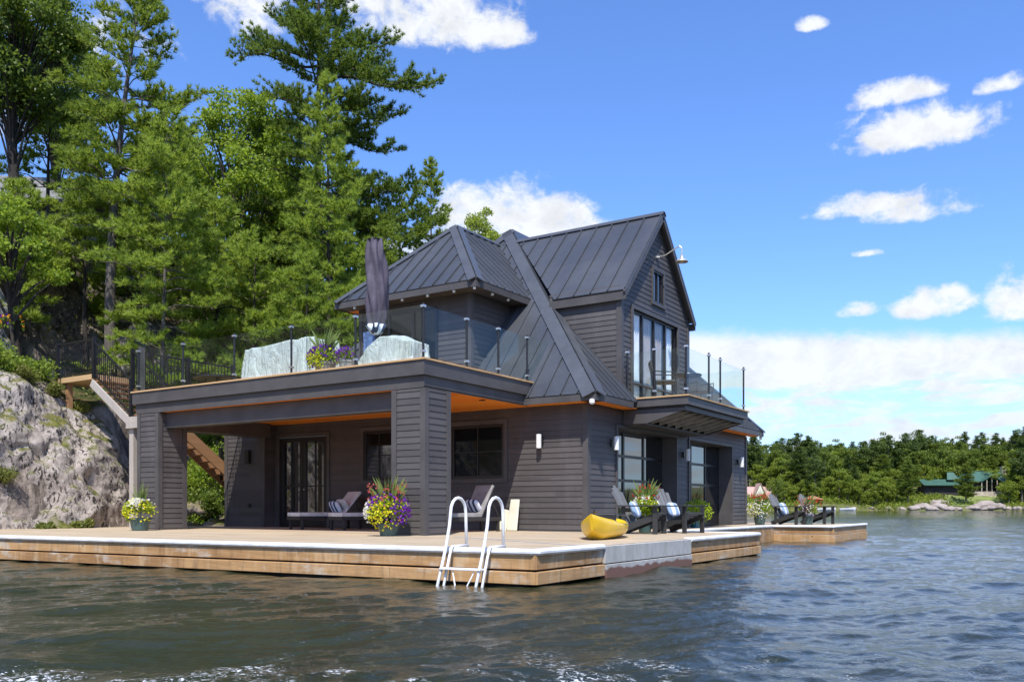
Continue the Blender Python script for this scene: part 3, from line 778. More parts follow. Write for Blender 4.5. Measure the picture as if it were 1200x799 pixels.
for (x, y, z, s) in ((-21.9,17.5,.35,.5),(-22.5,18.4,.5,.6),(-21.7,18.9,.3,.45),(-22.9,19.6,.7,.6),(-21.9,20.3,.4,.5),(-22.2,16.7,.3,.45),(-23.1,17.6,.9,.5),(-22.6,21.4,.5,.6),(-21.5,21.7,.3,.5)):
    k += 1; boulder('shore_rock', (x, y, z), (s, s*.9, s*.6), M['cliff'], 'dark shore rock piled under the wooden stairs beside the boathouse', 40.+k, cat='rock', group='dark rocks under the stairs', sub=18)
boulder('boulder', (-26.3, 21.2, 3.2), (1.3, 1.8, 2.2), M['rock'], 'sunlit pale rock seen under the deck behind the stairs', 61., cat='rock')

# ================================================================== DOCKS
dkt = empty('dock', (-12, 11, 0), 'broad timber dock deck wrapping round the front of the boathouse', 'dock')
def loc_child(mb, name, m, root, **k):
    o = mb.build(name, m, None, **k); o.parent = root; o.matrix_parent_inverse = Matrix.Translation(-Vector(root.location)); return o
def sub_child(mb, name, m, part, **k):
    o = mb.build(name, m, None, **k); o.parent = part; return o
c0 = Vector((-5.76, 9.40)); cW = Vector((-26, 8.10)); fd = (cW-c0).normalized()
ang = math.atan2(-fd.y, -fd.x)   # front edge direction
def frontY(x): return c0.y+(x-c0.x)*fd.y/fd.x
def clip_row(mb, xa, xb, y0, y1, z0, z1): mb.box(xa, xb, y0, y1, z0, z1)
mb = MB(); y = 9.5
while y < 18.5:
    xe = -5.80
    x0 = -26.5 if y < 12.6 else (-22.6 if y < 17.2 else EX+.01)
    if y+.14 > SY and y < 18.5: x0 = EX+.03
    segs = []; x = x0; r = random.Random(int(y*100))
    x = x0; first = r.uniform(1.2, 3.6)
    while x < xe:
        e = min(xe, x+first); segs.append((x, e-.004)); x = e; first = 3.6
    for a, b in segs: mb.box(a, b, y, min(y+.135, 18.49), DZ-.035, DZ)
    y += .14
# wedge between the slightly skewed front edge and the first board
mb.add([(-26, frontY(-26)+.03, DZ-.035), (-5.80, frontY(-5.8)+.03, DZ-.035), (-5.80, 9.495, DZ-.035), (-26, 9.495, DZ-.035),
        (-26, frontY(-26)+.03, DZ-.002), (-5.80, frontY(-5.8)+.03, DZ-.002), (-5.80, 9.495, DZ-.002), (-26, 9.495, DZ-.002)],
       [(0,3,2,1),(4,5,6,7),(0,1,5,4),(1,2,6,5),(2,3,7,6),(3,0,4,7)])
loc_child(mb, 'deck_boards', M['deckwood'], dkt)
# grey drainage / cable strips crossing the deck
mb = MB(); mb.beam((-5.9,10.9,DZ+.004), (-9.6,12.9,DZ+.004), .035, .008); loc_child(mb, 'cable', M['kseat'], dkt)
# front face: two stacked timbers
P3 = lambda v, z, off=0: (v.x+off*0, v.y, z)
def front_timber(mb, z0, z1, off, xa, xb):
    n = 6; 
    mb.add([(xa, frontY(xa)-off, z0), (xb, frontY(xb)-off, z0), (xb, frontY(xb)+.10, z0), (xa, frontY(xa)+.10, z0),
            (xa, frontY(xa)-off, z1), (xb, frontY(xb)-off, z1), (xb, frontY(xb)+.10, z1), (xa, frontY(xa)+.10, z1)],
           [(0,3,2,1),(4,5,6,7),(0,1,5,4),(1,2,6,5),(2,3,7,6),(3,0,4,7)])
mb = MB(); xs_ = [-26, -22.1, -18.2, -14.0, -9.9, -5.755]
for a, b in zip(xs_, xs_[1:]):
    front_timber(mb, .215, .41, .0, a+.004, b-.004)
for a, b in zip([-26,-20,-16.4,-12.1,-8,-5.74], [-20,-16.4,-12.1,-8,-5.74]): front_timber(mb, .03, .190, .035, a+.004, b-.004)
loc_child(mb, 'face_timber', M['dockface'], dkt, bevel=.008)
mb = MB(); front_timber(mb, -.35, .40, -.12, -26, -5.95); mb.box(-5.98, -5.93, 9.6, 18.4, -.35, .40); loc_child(mb, 'shadow_backing', M['interior'], dkt)  # black inset backing paints the shadow below and between the face timbers
xE = -5.75
mb = MB()
mb.box(xE-.10, xE, 9.42, 11.24, .215, .41); mb.box(xE-.06, xE+.035, 9.385, 11.24, .03, .190)
loc_child(mb, 'face_timber', M['dockside'], dkt, bevel=.008); mb = MB()
mb.box(xE-.10, xE, 14.56, 18.50, .215, .41); mb.box(xE-.06, xE+.03, 14.56, 18.50, .03, .190)
mb.box(EX+1, xE-.06, 18.46, 18.52, -.3, .41)
loc_child(mb, 'face_timber', M['dockside'], dkt, bevel=.008)
mb = MB(); mb.box(xE-.08, xE+.03, 11.26, 14.54, .20, DZ-.012); mb.box(xE-.06, xE+.045, 11.26, 14.54, -.30, .185)
loc_child(mb, 'weathered_face_board', M['greyface'], dkt, bevel=.006)
# pale rounded bumper strip
mb = MB()
def strip(pts):
    prof = [(-.02,.40),(-.045,.425),(-.045,.45),(-.02,.478),(.05,.482),(.12,.478),(.12,.40)]
    rings = []
    for i, p in enumerate(pts):
        p = Vector(p); d0 = (p-Vector(pts[i-1])).normalized() if i else None; d1 = (Vector(pts[i+1])-p).normalized() if i < len(pts)-1 else None
        d = ((d0 or d1)+(d1 or d0)).normalized(); nrm = Vector((d.y, -d.x))
        k = 1/max(.5, nrm.dot(Vector(((d1 or d0).y, -(d1 or d0).x))))
        rings.append([(p.x-nrm.x*o*k, p.y-nrm.y*o*k, z) for (o, z) in prof])
    n = len(prof); vs = [v for r_ in rings for v in r_]; fs = []
    for i in range(len(pts)-1):
        for k in range(n): fs.append((i*n+k, (i+1)*n+k, (i+1)*n+(k+1)%n, i*n+(k+1)%n))
    fs += [tuple(range(n)), tuple(reversed(range((len(pts)-1)*n, len(pts)*n)))]
    mb.add(vs, fs)
strip([(-26, frontY(-26)), (-15.5, frontY(-15.5)), (xE-.06, frontY(xE-.06)), (xE, 9.46), (xE, 11.24)])
strip([(xE, 14.56), (xE, 18.44), (xE-.06, 18.5), (-8.1, 18.5)])
loc_child(mb, 'bumper', M['bumper'], dkt)
# walkway past the garage doors + far dock
wk = empty('dock', (-8, 28, 0), 'small far timber dock finger with white edge past the garage doors', 'dock')
mb = MB(); y = 18.54
while y < 26.7: mb.box(EX+.03, -7.9, y, y+.135, DZ-.035, DZ); y += .14
while y < 31.1: mb.box(-20 if y > 28.4 else EX+.03, -6.14, y, y+.135, DZ-.035, DZ); y += .14
loc_child(mb, 'deck_boards', M['deckwood'], wk)
mb = MB(); mb.box(-7.9, -7.85, 18.54, 26.65, -.3, .41); mb.box(-6.2, -6.1, 26.66, 31.2, .215, .41); mb.box(-6.17, -6.07, 26.63, 31.2, -.3, .20)
loc_child(mb, 'face_timber', M['dockside'], wk, bevel=.008)
mb = MB(); mb.box(-7.85, -6.1, 26.62, 26.659, .215, .41); mb.box(-7.85, -6.08, 26.585, 26.63, -.3, .20)
loc_child(mb, 'face_timber', M['dockface'], wk, bevel=.008)
mb = MB(); strip([(-7.87, 18.54), (-7.87, 26.6), (-6.14, 26.6), (-6.1, 26.66), (-6.1, 31.2)]); loc_child(mb, 'bumper', M['bumper'], wk)

# ================================================================== PROPS
# swim ladder (local: x along dock edge, -y outward)
lad = empty('swim_ladder', (-6.71, frontY(-6.71), DZ), 'white tubular swim ladder hooked over the front dock edge', 'ladder', rz=ang)
for sx in (-.29, .29):
    p = MB(); pts = []
    pts += [(sx-.0, -.50, -.86), (sx, -.16, -.02), (sx, -.06, .30)]
    for k in range(9):
        t = math.pi*(1-k/8); pts.append((sx, .155+.185*math.cos(t)+.0, .48+.19*math.sin(t)))
    pts += [(sx, .345, .40), (sx, .36, .02)]
    p.tube(pts, .021, 10); o = p.build('hand_rail', M['white'], lad, smooth=True)
    q = MB(); q.tube([(sx+.045, -.40, -.86), (sx+.045, -.13, -.10), (sx+.045, -.07, .03), (sx+.02, .36, .03)], .019, 8); q.build('brace_tube', M['white'], lad, smooth=True)
for (yy, zz) in ((-.245,-.26), (-.36,-.54), (-.46,-.80)):
    MB().box(-.29, .33, yy-.06, yy+.05, zz, zz+.028).build('step', M['white'], lad, bevel=.006)
MB().tube([(-.10,-.27,-.28), (.0,-.35,-.53), (.02,-.35,-.53)], .010, 6).build('step_brace', M['white'], lad)
MB().tube([(.22,-.27,-.28), (.12,-.35,-.53)], .010, 6).build('step_brace', M['white'], lad)

# kayak
kx0 = Vector((-6.75, 12.85)); kx1 = Vector((-7.72, 15.75)); kd = (kx1-kx0)
ky = empty('kayak', (kx0.x, kx0.y, DZ), 'short yellow kayak lying on the dock beside the adirondack chairs', 'kayak', rz=math.atan2(kd.y, kd.x))
L = 2.75; n = 36; mm = 20; Pk = np.zeros((n, mm+1, 3))
for i in range(n):
    t = i/(n-1); x = -.05+L*t; w = .39*max(.0005, math.sin(math.pi*min(1, .003+t*.994)))**.58; kh = .33+.11*(1-t)**5
    keel = .16*max(0, 1-t*9)**1.2+.15*max(0, (t-.88)*8)**1.5
    rake = -.20*(1-t)**8+.15*t**10
    for j in range(mm+1):
        a = 2*math.pi*j/mm; cy = math.cos(a); sy = math.sin(a)
        yy = w*math.copysign(abs(cy)**.75, cy)
        zz = kh*.68+(kh*.32 if sy > 0 else kh*.68-keel)*(math.copysign(abs(sy)**.8, sy))
        if sy > .2 and .26 < t < .80: zz -= .05*min(1, (sy-.2)*1.6)*(1 if .24 < t < .76 else .5)
        Pk[i, j] = (x+rake*(zz/kh), yy, zz)
g = grid_mesh('hull', Pk, M['yellow'], ky)
MB().add([tuple(v) for v in Pk[0, :mm]], [tuple(range(mm))]).add([tuple(v) for v in Pk[-1, :mm]], [tuple(reversed(range(mm)))]).build('hull_end', M['yellow'], ky)
MB().box(.95,1.30,-.22,.22,.20,.31).build('seat', M['kseat'], ky, bevel=.03)
MB().beam((1.30,-.2,.36),(1.30,.2,.36),.05,.16).build('seat_back', M['black'], ky, bevel=.02)
MB().tube([(.02,-.0,.47),(.1,0,.50),(.22,0,.45)], .014, 8).build('carry_handle', M['black'], ky)
MB().tube([(.5,.30,.42),(1.0,.40,.40),(1.6,.40,.40)], .008, 6).tube([(.5,-.30,.42),(1.0,-.40,.40),(1.6,-.40,.40)], .008, 6).build('deck_line', M['black'], ky)

# adirondack chairs
def adirondack(label, x, y, rz, group='adirondack chairs'):
    r = empty('adirondack_chair', (x, y, DZ), label, 'chair', group, rz)
    for s in (-1, 1):
        MB().box(.36, .46, s*.30-.02, s*.30+.02, 0, .56).build('leg', M['chairdark'], r, bevel=.006)
        MB().beam((.46, s*.26, .38), (-.42, s*.26, .04), .035, .13, up=(0,0,1)).build('side_rail', M['chairdark'], r, bevel=.005)
        MB().beam((.50, s*.34, .575), (-.34, s*.36, .575), .13, .028).build('armrest', M['chairdark'], r, bevel=.006)
        MB().box(-.30, -.22, s*.31-.02, s*.31+.02, .06, .56).build('leg', M['chairdark'], r, bevel=.006)
    st = MB()
    for k in range(6): 
        xx = .44-k*.115; st.beam((xx, -.27, .415-k*.044), (xx, .27, .415-k*.044), .10, .022, up=(.36,0,1))
    st.build('seat', M['chairdark'], r, bevel=.004)
    bk = MB()
    for k in range(5):
        yy = (k-2)*.118; h = 1.0-.05*abs(k-2)**1.4
        bk.beam((-.16, yy*.85, .17), (-.16-.42*(h-.17)/.83, yy*1.08, h), .10, .022, up=(0,0,1) if 0 else (1,0,0))
    bk.build('backrest', M['greyslat'], r, bevel=.004)
    MB().beam((-.30,-.30,.50), (-.30,.30,.50), .03, .07).build('back_support', M['chairdark'], r)
    return r
def pillow(label, loc, rot, m, sz=(.42,.42,.13)):
    a = 14; Pp = np.zeros((a*2, a*2+1, 3))
    for i in range(a*2):
        th = math.pi*i/(a*2-1)
        for j in range(a*2+1):
            ph = 2*math.pi*j/(a*2); e = .35
            sg = lambda v, p: math.copysign(abs(v)**p, v)
            Pp[i, j] = (sg(math.cos(th), 1)*sz[2]/2*(1), sg(math.sin(th)*math.cos(ph), .55)*sz[0]/2, sg(math.sin(th)*math.sin(ph), .55)*sz[1]/2)
    o = grid_mesh('pillow', Pp, m); o.location = loc; o.rotation_euler = rot; return tag(o, label, 'pillow')
adirondack('dark adirondack chair with pale striped pillow, nearest the yellow kayak', -7.68, 16.70, R(6))
adirondack('dark adirondack chair beside the lime potted plant at the dock corner', -7.30, 17.78, R(-16))
pillow('pale striped pillow on the chair nearest the kayak', (-7.78, 16.66, DZ+.50), (0, R(-24), R(6)), M['stripe2'], (.38,.36,.12))
pillow('striped pillow on the adirondack chair farther from the kayak', (-7.42, 17.80, DZ+.50), (0, R(-24), R(-16)), M['stripe2'], (.36,.32,.11))
adirondack('dark adirondack chair facing the water on the far dock, left of its pair', -7.85, 28.1, R(-8))
adirondack('dark adirondack chair facing the water on the far dock, right of its pair', -7.35, 29.7, R(-12))
pillow('pale pillow on the far dock chair', (-7.97, 28.1, DZ+.50), (0, R(-24), R(-8)), M['stripe2'])

# chaise lounges
def chaise(label, x, y, rz, back=48, mt='sling'):
    r = empty('chaise_lounge', (x, y, DZ), label, 'lounger', 'chaise lounges under the deck', rz)
    fr = MB(); fr.box(-.95, .95, -.33, -.27, .24, .32); fr.box(-.95, .95, .27, .33, .24, .32); fr.box(-.95, -.89, -.27, .27, .24, .32); fr.box(.89, .95, -.27, .27, .24, .32)
    fr.build('frame', M['wicker'], r, bevel=.008)
    for (lx, ly) in ((-.85,-.29),(-.85,.29),(.8,-.29),(.8,.29)): MB().box(lx-.03, lx+.03, ly-.03, ly+.03, 0, .25).build('leg', M['wicker'], r)
    MB().box(-.94, .32, -.31, .31, .325, .42).build('seat', M[mt], r, bevel=.015)
    a = R(back); MB().beam((.32, 0, .35), (.32+.75*math.cos(a), 0, .38+.75*math.sin(a)), .60, .06).build('backrest', M[mt], r, bevel=.012)
    for s in (-1, 1): MB().tube([(.32, s*.29, .33), (.32+.75*math.cos(a), s*.29, .33+.75*math.sin(a))], .018, 8).tube([(.3+.5*math.cos(a), s*.29, .35+.5*math.sin(a)), (.86, s*.29, .30)], .012, 6).build('back_frame', M['wicker'], r)
    return r
chaise('brown sling chaise lounge nearest the french doors', -16.05, 16.12, R(75))
chaise('brown sling chaise lounge partly behind the big flower pot', -14.65, 16.12, R(75))
chaise('grey sling lounge chair behind the swim ladder by the wall', -11.65, 15.90, R(75), 62, 'potgrey')
pillow('navy and white striped pillow on the chaise by the french doors', (-16.02, 16.38, DZ+.55), (0, R(-30), R(75)), M['stripe'], (.44,.34,.13))
pillow('plain off white pillow on the chaise by the french doors', (-15.86, 16.50, DZ+.60), (0, R(-34), R(75)), M['offwhite'], (.46,.36,.13))
pillow('striped pillow on the lounge chair behind the ladder', (-11.56, 16.20, DZ+.58), (0, R(-32), R(75)), M['stripe'], (.44,.32,.13))
# cream boards leaning on the wall
o = MB().add([(-.14,0,0),(.14,0,0),(.14,.05,0),(-.14,.05,0),(-.12,.0,.74),(.12,.0,.74),(.12,.05,.74),(-.12,.05,.74)], [(0,3,2,1),(4,5,6,7),(0,1,5,4),(1,2,6,5),(2,3,7,6),(3,0,4,7)]).build('float_board', M['cream'], None, bevel=.02)
o.location = (-11.05, 16.98, DZ+.01); o.rotation_euler = (R(-12), 0, 0); tag(o, 'cream foam board leaning upright against the dark wall', 'board')
o = MB().box(-.12,.12,0,.04,0,.5).build('float_board', M['cream'], None, bevel=.02)
o.location = (-11.33, 16.98, DZ+.01); o.rotation_euler = (R(-14), R(14), 0); tag(o, 'short pale board tilted beside the taller cream board', 'board')

# umbrella on upper deck
um = empty('patio_umbrella', (-13.04, 14.6, UZ), 'closed patio umbrella in a purple-grey cover on the upper deck', 'umbrella')
MB().tube([(0,0,0),(0,0,3.0)], .024, 10).build('pole', M['black'], um)
MB().lathe([(.26,0),(.27,.03),(.25,.07),(.06,.10),(.05,.3)], n=24).build('base', M['black'], um)
nn = 48; nz = 50; Pu = np.zeros((nz, nn+1, 3))
for i in range(nz):
    t = i/(nz-1); z = 1.10+1.92*t; r0 = lerp_tab([(0,.165),(.12,.205),(.45,.235),(.75,.205),(1,.155)], t)
    for j in range(nn+1):
        a = 2*math.pi*j/nn; rr = r0*(1+.16*math.sin(5*a+2.6*t*3)+.07*math.sin(9*a-5*t)+.05*noise.noise(Vector((math.cos(a)*2, math.sin(a)*2, z*3)))*3)
        Pu[i, j] = (rr*math.cos(a)+.03*math.sin(5*t), rr*math.sin(a), z)
grid_mesh('cover', Pu, M['umbrella'], um)
MB().lathe([(.172,0),(.02,.03)], (.03*math.sin(5),0,3.01), 24).build('cover_top', M['umbrella'], um)
st = MB().lathe([(.05,.92),(.13,.98),(.21,1.14)], n=24, mod=lambda a, z: 1+.22*math.sin(6*a)).build('canopy_cloth', M['stripe'], um, smooth=True)

def draped(name, label, x, y, w, d, h, slope=0, seed=0, z=UZ, rz=0, prof=None):
    a, b = 120, 44; Pd = np.zeros((b, a+1, 3))
    for i in range(b):
        t = i/(b-1)
        for j in range(a+1):
            ph = 2*math.pi*j/a; c, s = math.cos(ph), math.sin(ph); e = .28
            ux = math.copysign(abs(c)**e, c); uy = math.copysign(abs(s)**e, s)
            if t < .7:
                u = t/.7; zz = h*(u)*.97; k = 1.04-.05*u; fold = .085*(1-.5*u)*math.sin(ph*11+seed+2*math.sin(ph*3)+1.5*u)+.04*math.sin(ph*23+seed-2*u)
            else:
                u = (t-.7)/.3; zz = h*(.97+.03*math.sin(u*math.pi/2)); k = (1-u)*.99; fold = 0
            px = ux*w/2*(k+fold); py = uy*d/2*(k+fold)
            if prof: zz *= lerp_tab(prof, px/w)
            zz += (px/w)*slope*min(1, t*2)+.07*noise.noise(Vector((px*2.6+seed, py*2.6, zz*2)))*min(1, t*3)
            Pd[i, j] = (px, py, max(0, zz))
    o = grid_mesh(name, Pd, M['cover']); o.location = (x, y, z); o.rotation_euler[2] = rz; return tag(o, label, 'furniture cover', 'pale covers over the deck furniture')
draped('furniture_cover', 'long pale grey-green cover over furniture on the upper deck', -16.1, 14.95, 2.35, .95, 1.05, .12, 1.)
draped('furniture_cover', 'smaller pale cover over a grill between umbrella and corner post', -12.72, 14.75, 1.5, .8, .86, 0, 4., prof=[(-.5,.25),(-.08,.98),(.12,1.03),(.4,.86),(.5,.8)])
# towels on a rail behind the umbrella
tw = empty('towel_rack', (-13.75, 15.2, UZ), 'dark stand draped with blue towels beside the umbrella', 'towel rack')
MB().tube([(-.3,0,0),(-.3,0,1.15),(.3,0,1.15),(.3,0,0)], .015, 8).build('frame', M['black'], tw)
grid_mesh('towel', np.array([[(x, -.03+.02*math.sin(x*30)+.01*math.sin(z*9), z) for z in np.linspace(.72,1.17,12)] for x in np.linspace(-.2,.22,24)]), M['towel'], tw)
# black patio table + chairs behind picket rail
pt = empty('patio_table', (-18.7, 14.9, UZ), 'low black patio table on the upper deck behind the picket railing', 'table')
MB().lathe([(.62,.42),(.64,.44),(.64,.47),(.6,.48)], n=28).build('tabletop', M['black'], pt)
for a in range(4): MB().tube([(.45*math.cos(a*1.57+.8), .45*math.sin(a*1.57+.8), 0), (.3*math.cos(a*1.57+.8), .3*math.sin(a*1.57+.8), .43)], .02, 6).build('leg', M['black'], pt)
def patio_chair(label, x, y, z, rz, mm='black'):
    r = empty('patio_chair', (x, y, z), label, 'chair', None, rz)
    MB().box(-.25,.25,-.25,.25,.40,.46).build('seat', M['wicker'], r, bevel=.02)
    MB().beam((-.24,0,.44), (-.36,0,.92), .5, .03).build('backrest', M['wicker'], r)
    for (lx, ly) in ((-.23,-.24),(.23,-.24),(-.23,.24),(.23,.24)): MB().tube([(lx,ly,0),(lx,ly,.42)], .014, 6).build('leg', M[mm], r)
    for s in (-1,1): MB().tube([(.24,s*.26,.42),(.24,s*.27,.64),(-.30,s*.27,.66)], .014, 6).build('armrest', M[mm], r)
patio_chair('black patio chair on the deck behind the picket railing', -18.2, 15.9, UZ, R(-100))
patio_chair('dark wicker chair on the balcony by its glass door', -8.45, 19.75, 3.58, R(30))
patio_chair('dark wicker chair on the balcony, farther from the roof edge', -8.4, 21.9, 3.58, R(-30))
bt = empty('balcony_table', (-8.3, 20.85, 3.58), 'small dark bistro table between the balcony chairs', 'table')
MB().lathe([(.34,.70),(.35,.72),(.34,.74)], n=24).build('tabletop', M['black'], bt); MB().tube([(0,0,0),(0,0,.7)], .03, 8).lathe([(.2,0),(.18,.03)]).build('pedestal', M['black'], bt)

# ---- stairs on the left
sta = empty('wooden_stairs', (-22, 14.2, 3.4), 'wooden stairs with black picket rails climbing from the deck to the rock', 'stairs')
mb = MB(); mb.box(-24.3, -22.5, 13.8, 14.9, 4.48, 4.62); loc_child(mb, 'landing', M['edgewood'], sta)
mb = MB()
for i in range(7):
    x = -22.5+.235*i; z = 4.44-.165*i; mb.box(x, x+.27, 13.86, 14.84, z-.035, z)
loc_child(mb, 'tread', M['stairwood'], sta)
mb = MB(); mb.beam((-22.55,13.80,4.38), (-20.75,13.80,3.16), .05, .20); loc_child(mb, 'stringer', M['greywood'], sta); mb = MB(); mb.beam((-22.55,14.88,4.38), (-20.75,14.88,3.16), .05, .20)
loc_child(mb, 'stringer', M['greywood'], sta)
mb = MB(); mb.box(-20.95, -19.86, 13.78, 15.2, 3.24, 3.36); mb.box(-20.95,-19.86,13.76,13.80,3.06,3.24); loc_child(mb, 'landing', M['greywood'], sta)
loc_child(MB().box(-20.92,-20.74,13.84,14.0,0,3.24).box(-20.9,-20.76,15.0,15.14,0,3.24), 'support_post', M['greywood'], sta)
loc_child(MB().box(-24.0,-23.86,13.9,14.04,2,4.48), 'support_post', M['stairwood'], sta)
# descending flight along the boathouse wall
mb = MB(); 
for xx in (-21.6, -21.0): loc_child(MB().beam((xx,15.25,3.35), (xx,18.9,.72), .05, .30), 'stringer', M['stairwood'], sta)
mb = MB()
for i in range(15): y = 15.3+.245*i; z = 3.22-.176*i; mb.box(-21.58, -21.02, y, y+.26, z-.03, z)
loc_child(mb, 'tread', M['stairwood'], sta)
def picket(a, b, h=.95, sp=.105, ends=(1,1)):
    a = Vector(a); b = Vector(b); n = int((b-a).length/sp); pk = MB()
    for i in range(1, n):
        p = a+(b-a)*i/n; pk.box(p.x-.008, p.x+.008, p.y-.008, p.y+.008, p.z+.07, p.z+h-.03)
    o = loc_child(pk, 'picket_rail', M['black'], sta)
    r = MB(); u = Vector((0,0,1)); r.beam(a+u*h, b+u*h, .045, .04); r.beam(a+u*.07, b+u*.07, .03, .03); sub_child(r, 'rail', M['black'], o)
    for e, p in zip(ends, (a, b)):
        if e: sub_child(MB().box(p.x-.045, p.x+.045, p.y-.045, p.y+.045, p.z-.12, p.z+h+.06), 'post', M['black'], o)
picket((-24.27,13.84,4.62), (-22.5,13.84,4.62)); picket((-22.5,13.84,4.55), (-20.84,13.84,3.36), ends=(0,1)); picket((-22.3,14.86,4.42), (-20.84,14.86,3.36))
picket((-21.6,17.3,1.9), (-21.6,18.9,.8), .8); picket((-23.6,19.4,1.15), (-22.2,20.2,.72), .62, ends=(1,0))

# ================================================================== PLANTS
def rnd_dirs(n, rng=RNG):
    v = rng.normal(size=(n,3)); return v/np.linalg.norm(v, axis=1, keepdims=True)
def leaf_quads(C, D, size, aspect=.55, rng=RNG, jitter=.5):
    """diamond leaves at centres C pointing along D"""
    n = len(C); D = D/np.maximum(1e-6, np.linalg.norm(D, axis=1, keepdims=True))
    r = rnd_dirs(n, rng); S = np.cross(D, r); S /= np.maximum(1e-6, np.linalg.norm(S, axis=1, keepdims=True))
    L = (size*(1+jitter*(rng.random(n)-.5)))[:, None] if np.ndim(size) == 0 else np.asarray(size)[:, None]
    V = np.stack([C-D*L*.5, C+S*L*aspect*.5, C+D*L*.5, C-S*L*aspect*.5], 1); return V.reshape(-1, 3)
def needle_tris(C, D, L, W, k, spread=.6, rng=RNG):
    n = len(C); C = np.repeat(C, k, 0); D = np.repeat(D, k, 0)+rng.normal(size=(n*k,3))*spread
    D /= np.linalg.norm(D, axis=1, keepdims=True); r = rnd_dirs(n*k, rng); S = np.cross(D, r); S /= np.linalg.norm(S, axis=1, keepdims=True)
    LL = (L*(.7+.6*rng.random(n*k)))[:, None]
    V = np.stack([C-S*W/2, C+S*W/2, C+D*LL], 1); return V.reshape(-1, 3)
def blossoms(C, size, rng=RNG, outward=None):
    """two crossed petals per bloom"""
    D = rnd_dirs(len(C), rng) if outward is None else outward+rng.normal(size=C.shape)*.5
    a = leaf_quads(C, D, size, .9, rng); 
    b = leaf_quads(C, np.cross(D, rnd_dirs(len(C), rng)), size, .9, rng); return np.concatenate([a, b])
def spikes(mbm, c, n, h, spread, w=.02, seed=1):
    r = random.Random(seed)
    for _ in range(n):
        a = r.uniform(0, 6.28); s = r.uniform(.15, 1)*spread; hh = h*r.uniform(.6, 1); p0 = Vector(c)
        p1 = p0+Vector((math.cos(a)*s*.5, math.sin(a)*s*.5, hh*.65)); p2 = p0+Vector((math.cos(a)*s*1.1, math.sin(a)*s*1.1, hh))
        sd = Vector((-math.sin(a), math.cos(a), 0))*w/2
        mbm.add([p0-sd, p0+sd, p1+sd*.9, p2, p1-sd*.9], [(0,1,2,3,4)])
def flower_pot(label, loc, pr, ph, potm, groups, R0, zc, leaf='leaf', spk=None, nleaf=1100, extra=None, pot_name='pot', grp=None, asp=.8):
    r = empty('flower_pot', loc, label, 'flower pot', grp)
    rng = np.random.default_rng(int(abs(loc[0]*100+loc[1]*10))); r.scale = (.9,.9,.92)
    MB().lathe([(pr*.68,0),(pr*.74,.02),(pr*.95,ph*.85),(pr*1.02,ph*.86),(pr*1.02,ph),(pr*.9,ph),(pr*.86,ph*.9)], n=24).build(pot_name, M[potm], r, smooth=False)
    d = rnd_dirs(nleaf, rng); d[:, 2] = np.abs(d[:, 2])*1.0-.35*(rng.random(nleaf) < .35)
    C = d*(R0*np.array([1,1,asp]))*(.45+.5*rng.random((nleaf,1)))+np.array([0,0,zc]); C[:, 2] = np.maximum(C[:, 2], .04)
    np_mesh('leaves', leaf_quads(C, d+rng.normal(size=d.shape)*.5, .075, .5, rng), 4, M[leaf], r)
    for (mt, n, dirc, sprd, rr) in groups:
        dd = rng.normal(size=(n,3))*sprd+np.array(dirc); dd /= np.linalg.norm(dd, axis=1, keepdims=True)
        C = dd*(R0*np.array([1,1,asp]))*(rr*(.88+.2*rng.random((n,1))))+np.array([0,0,zc]); C[:, 2] = np.maximum(C[:, 2], .05)
        np_mesh('blossoms', blossoms(C, .054, rng, dd), 4, M[mt], r)
    if spk:
        m_ = MB(); spikes(m_, (0,0,zc*.9), spk[0], spk[1], spk[2], spk[3] if len(spk) > 3 else .018, 5); m_.build('grass_blades', M['blade'], r)
    if extra:
        mt, n, h0, h1, rad = extra; a = rng.random(n)*6.28; q = rad*np.sqrt(rng.random(n)); z = h0+(h1-h0)*rng.random(n)**.8
        C = np.stack([q*np.cos(a), q*np.sin(a), z], 1); C = np.repeat(C, 5, 0)+rng.normal(size=(n*5,3))*.02
        np_mesh('blossoms', blossoms(C, .036, rng), 4, M[mt], r)
        s = MB()
        for k in range(min(n, 26)): s.tube([(0,0,zc*.8), (q[k]*math.cos(a[k])*.6, q[k]*math.sin(a[k])*.6, z[k]*.7), (q[k]*math.cos(a[k]), q[k]*math.sin(a[k]), z[k])], .005, 4)
        s.build('stems', M['leaf'], r)
    return r
# toward-camera direction (roughly +x -y)
flower_pot('big flower pot of purple, yellow and white petunias at the front column', (-11.05, 12.72, DZ), .24, .26, 'potgreen',
   [('f_yellow', 170, (.25,-.8,-.1), .38, 1), ('f_white', 150, (-.8,-.5,.10), .28, 1.05), ('f_purple', 170, (-.35,-.6,.75), .35, 1.0), ('f_purple', 150, (.95,-.1,.1), .38, 1.0), ('f_pink', 40, (.2,-.6,.8), .5, 1.03), ('lime', 150, (.1,-.8,.5), .4, .95)],
   .46, .50, spk=(60,.85,.40,.012), nleaf=1900, extra=('f_pink', 44, .70, 1.08, .44), asp=.85)
flower_pot('yellow and white flower pot at the base of the far left column', (-18.55, 12.55, DZ), .27, .32, 'potgreen',
   [('f_yellow', 170, (0,-.6,.3), .6, 1), ('f_white', 150, (.25,-.5,.85), .35, 1.02), ('lime', 160, (-.5,-.6,.0), .45, 1)], .40, .50, spk=(26,.85,.22), nleaf=900)
flower_pot('flower pot with red spikes and white blooms between the adirondack chairs', (-7.85, 17.30, DZ), .19, .38, 'potgreen',
   [('f_white', 90, (.1,-.8,.5), .45, 1), ('lime', 260, (.4,-.8,-.1), .4, 1.05), ('f_yellow', 60, (.4,-.8,.0), .4, 1)], .34, .62, spk=(40,.75,.36), nleaf=700, extra=('f_red', 24, .70, 1.12, .36))
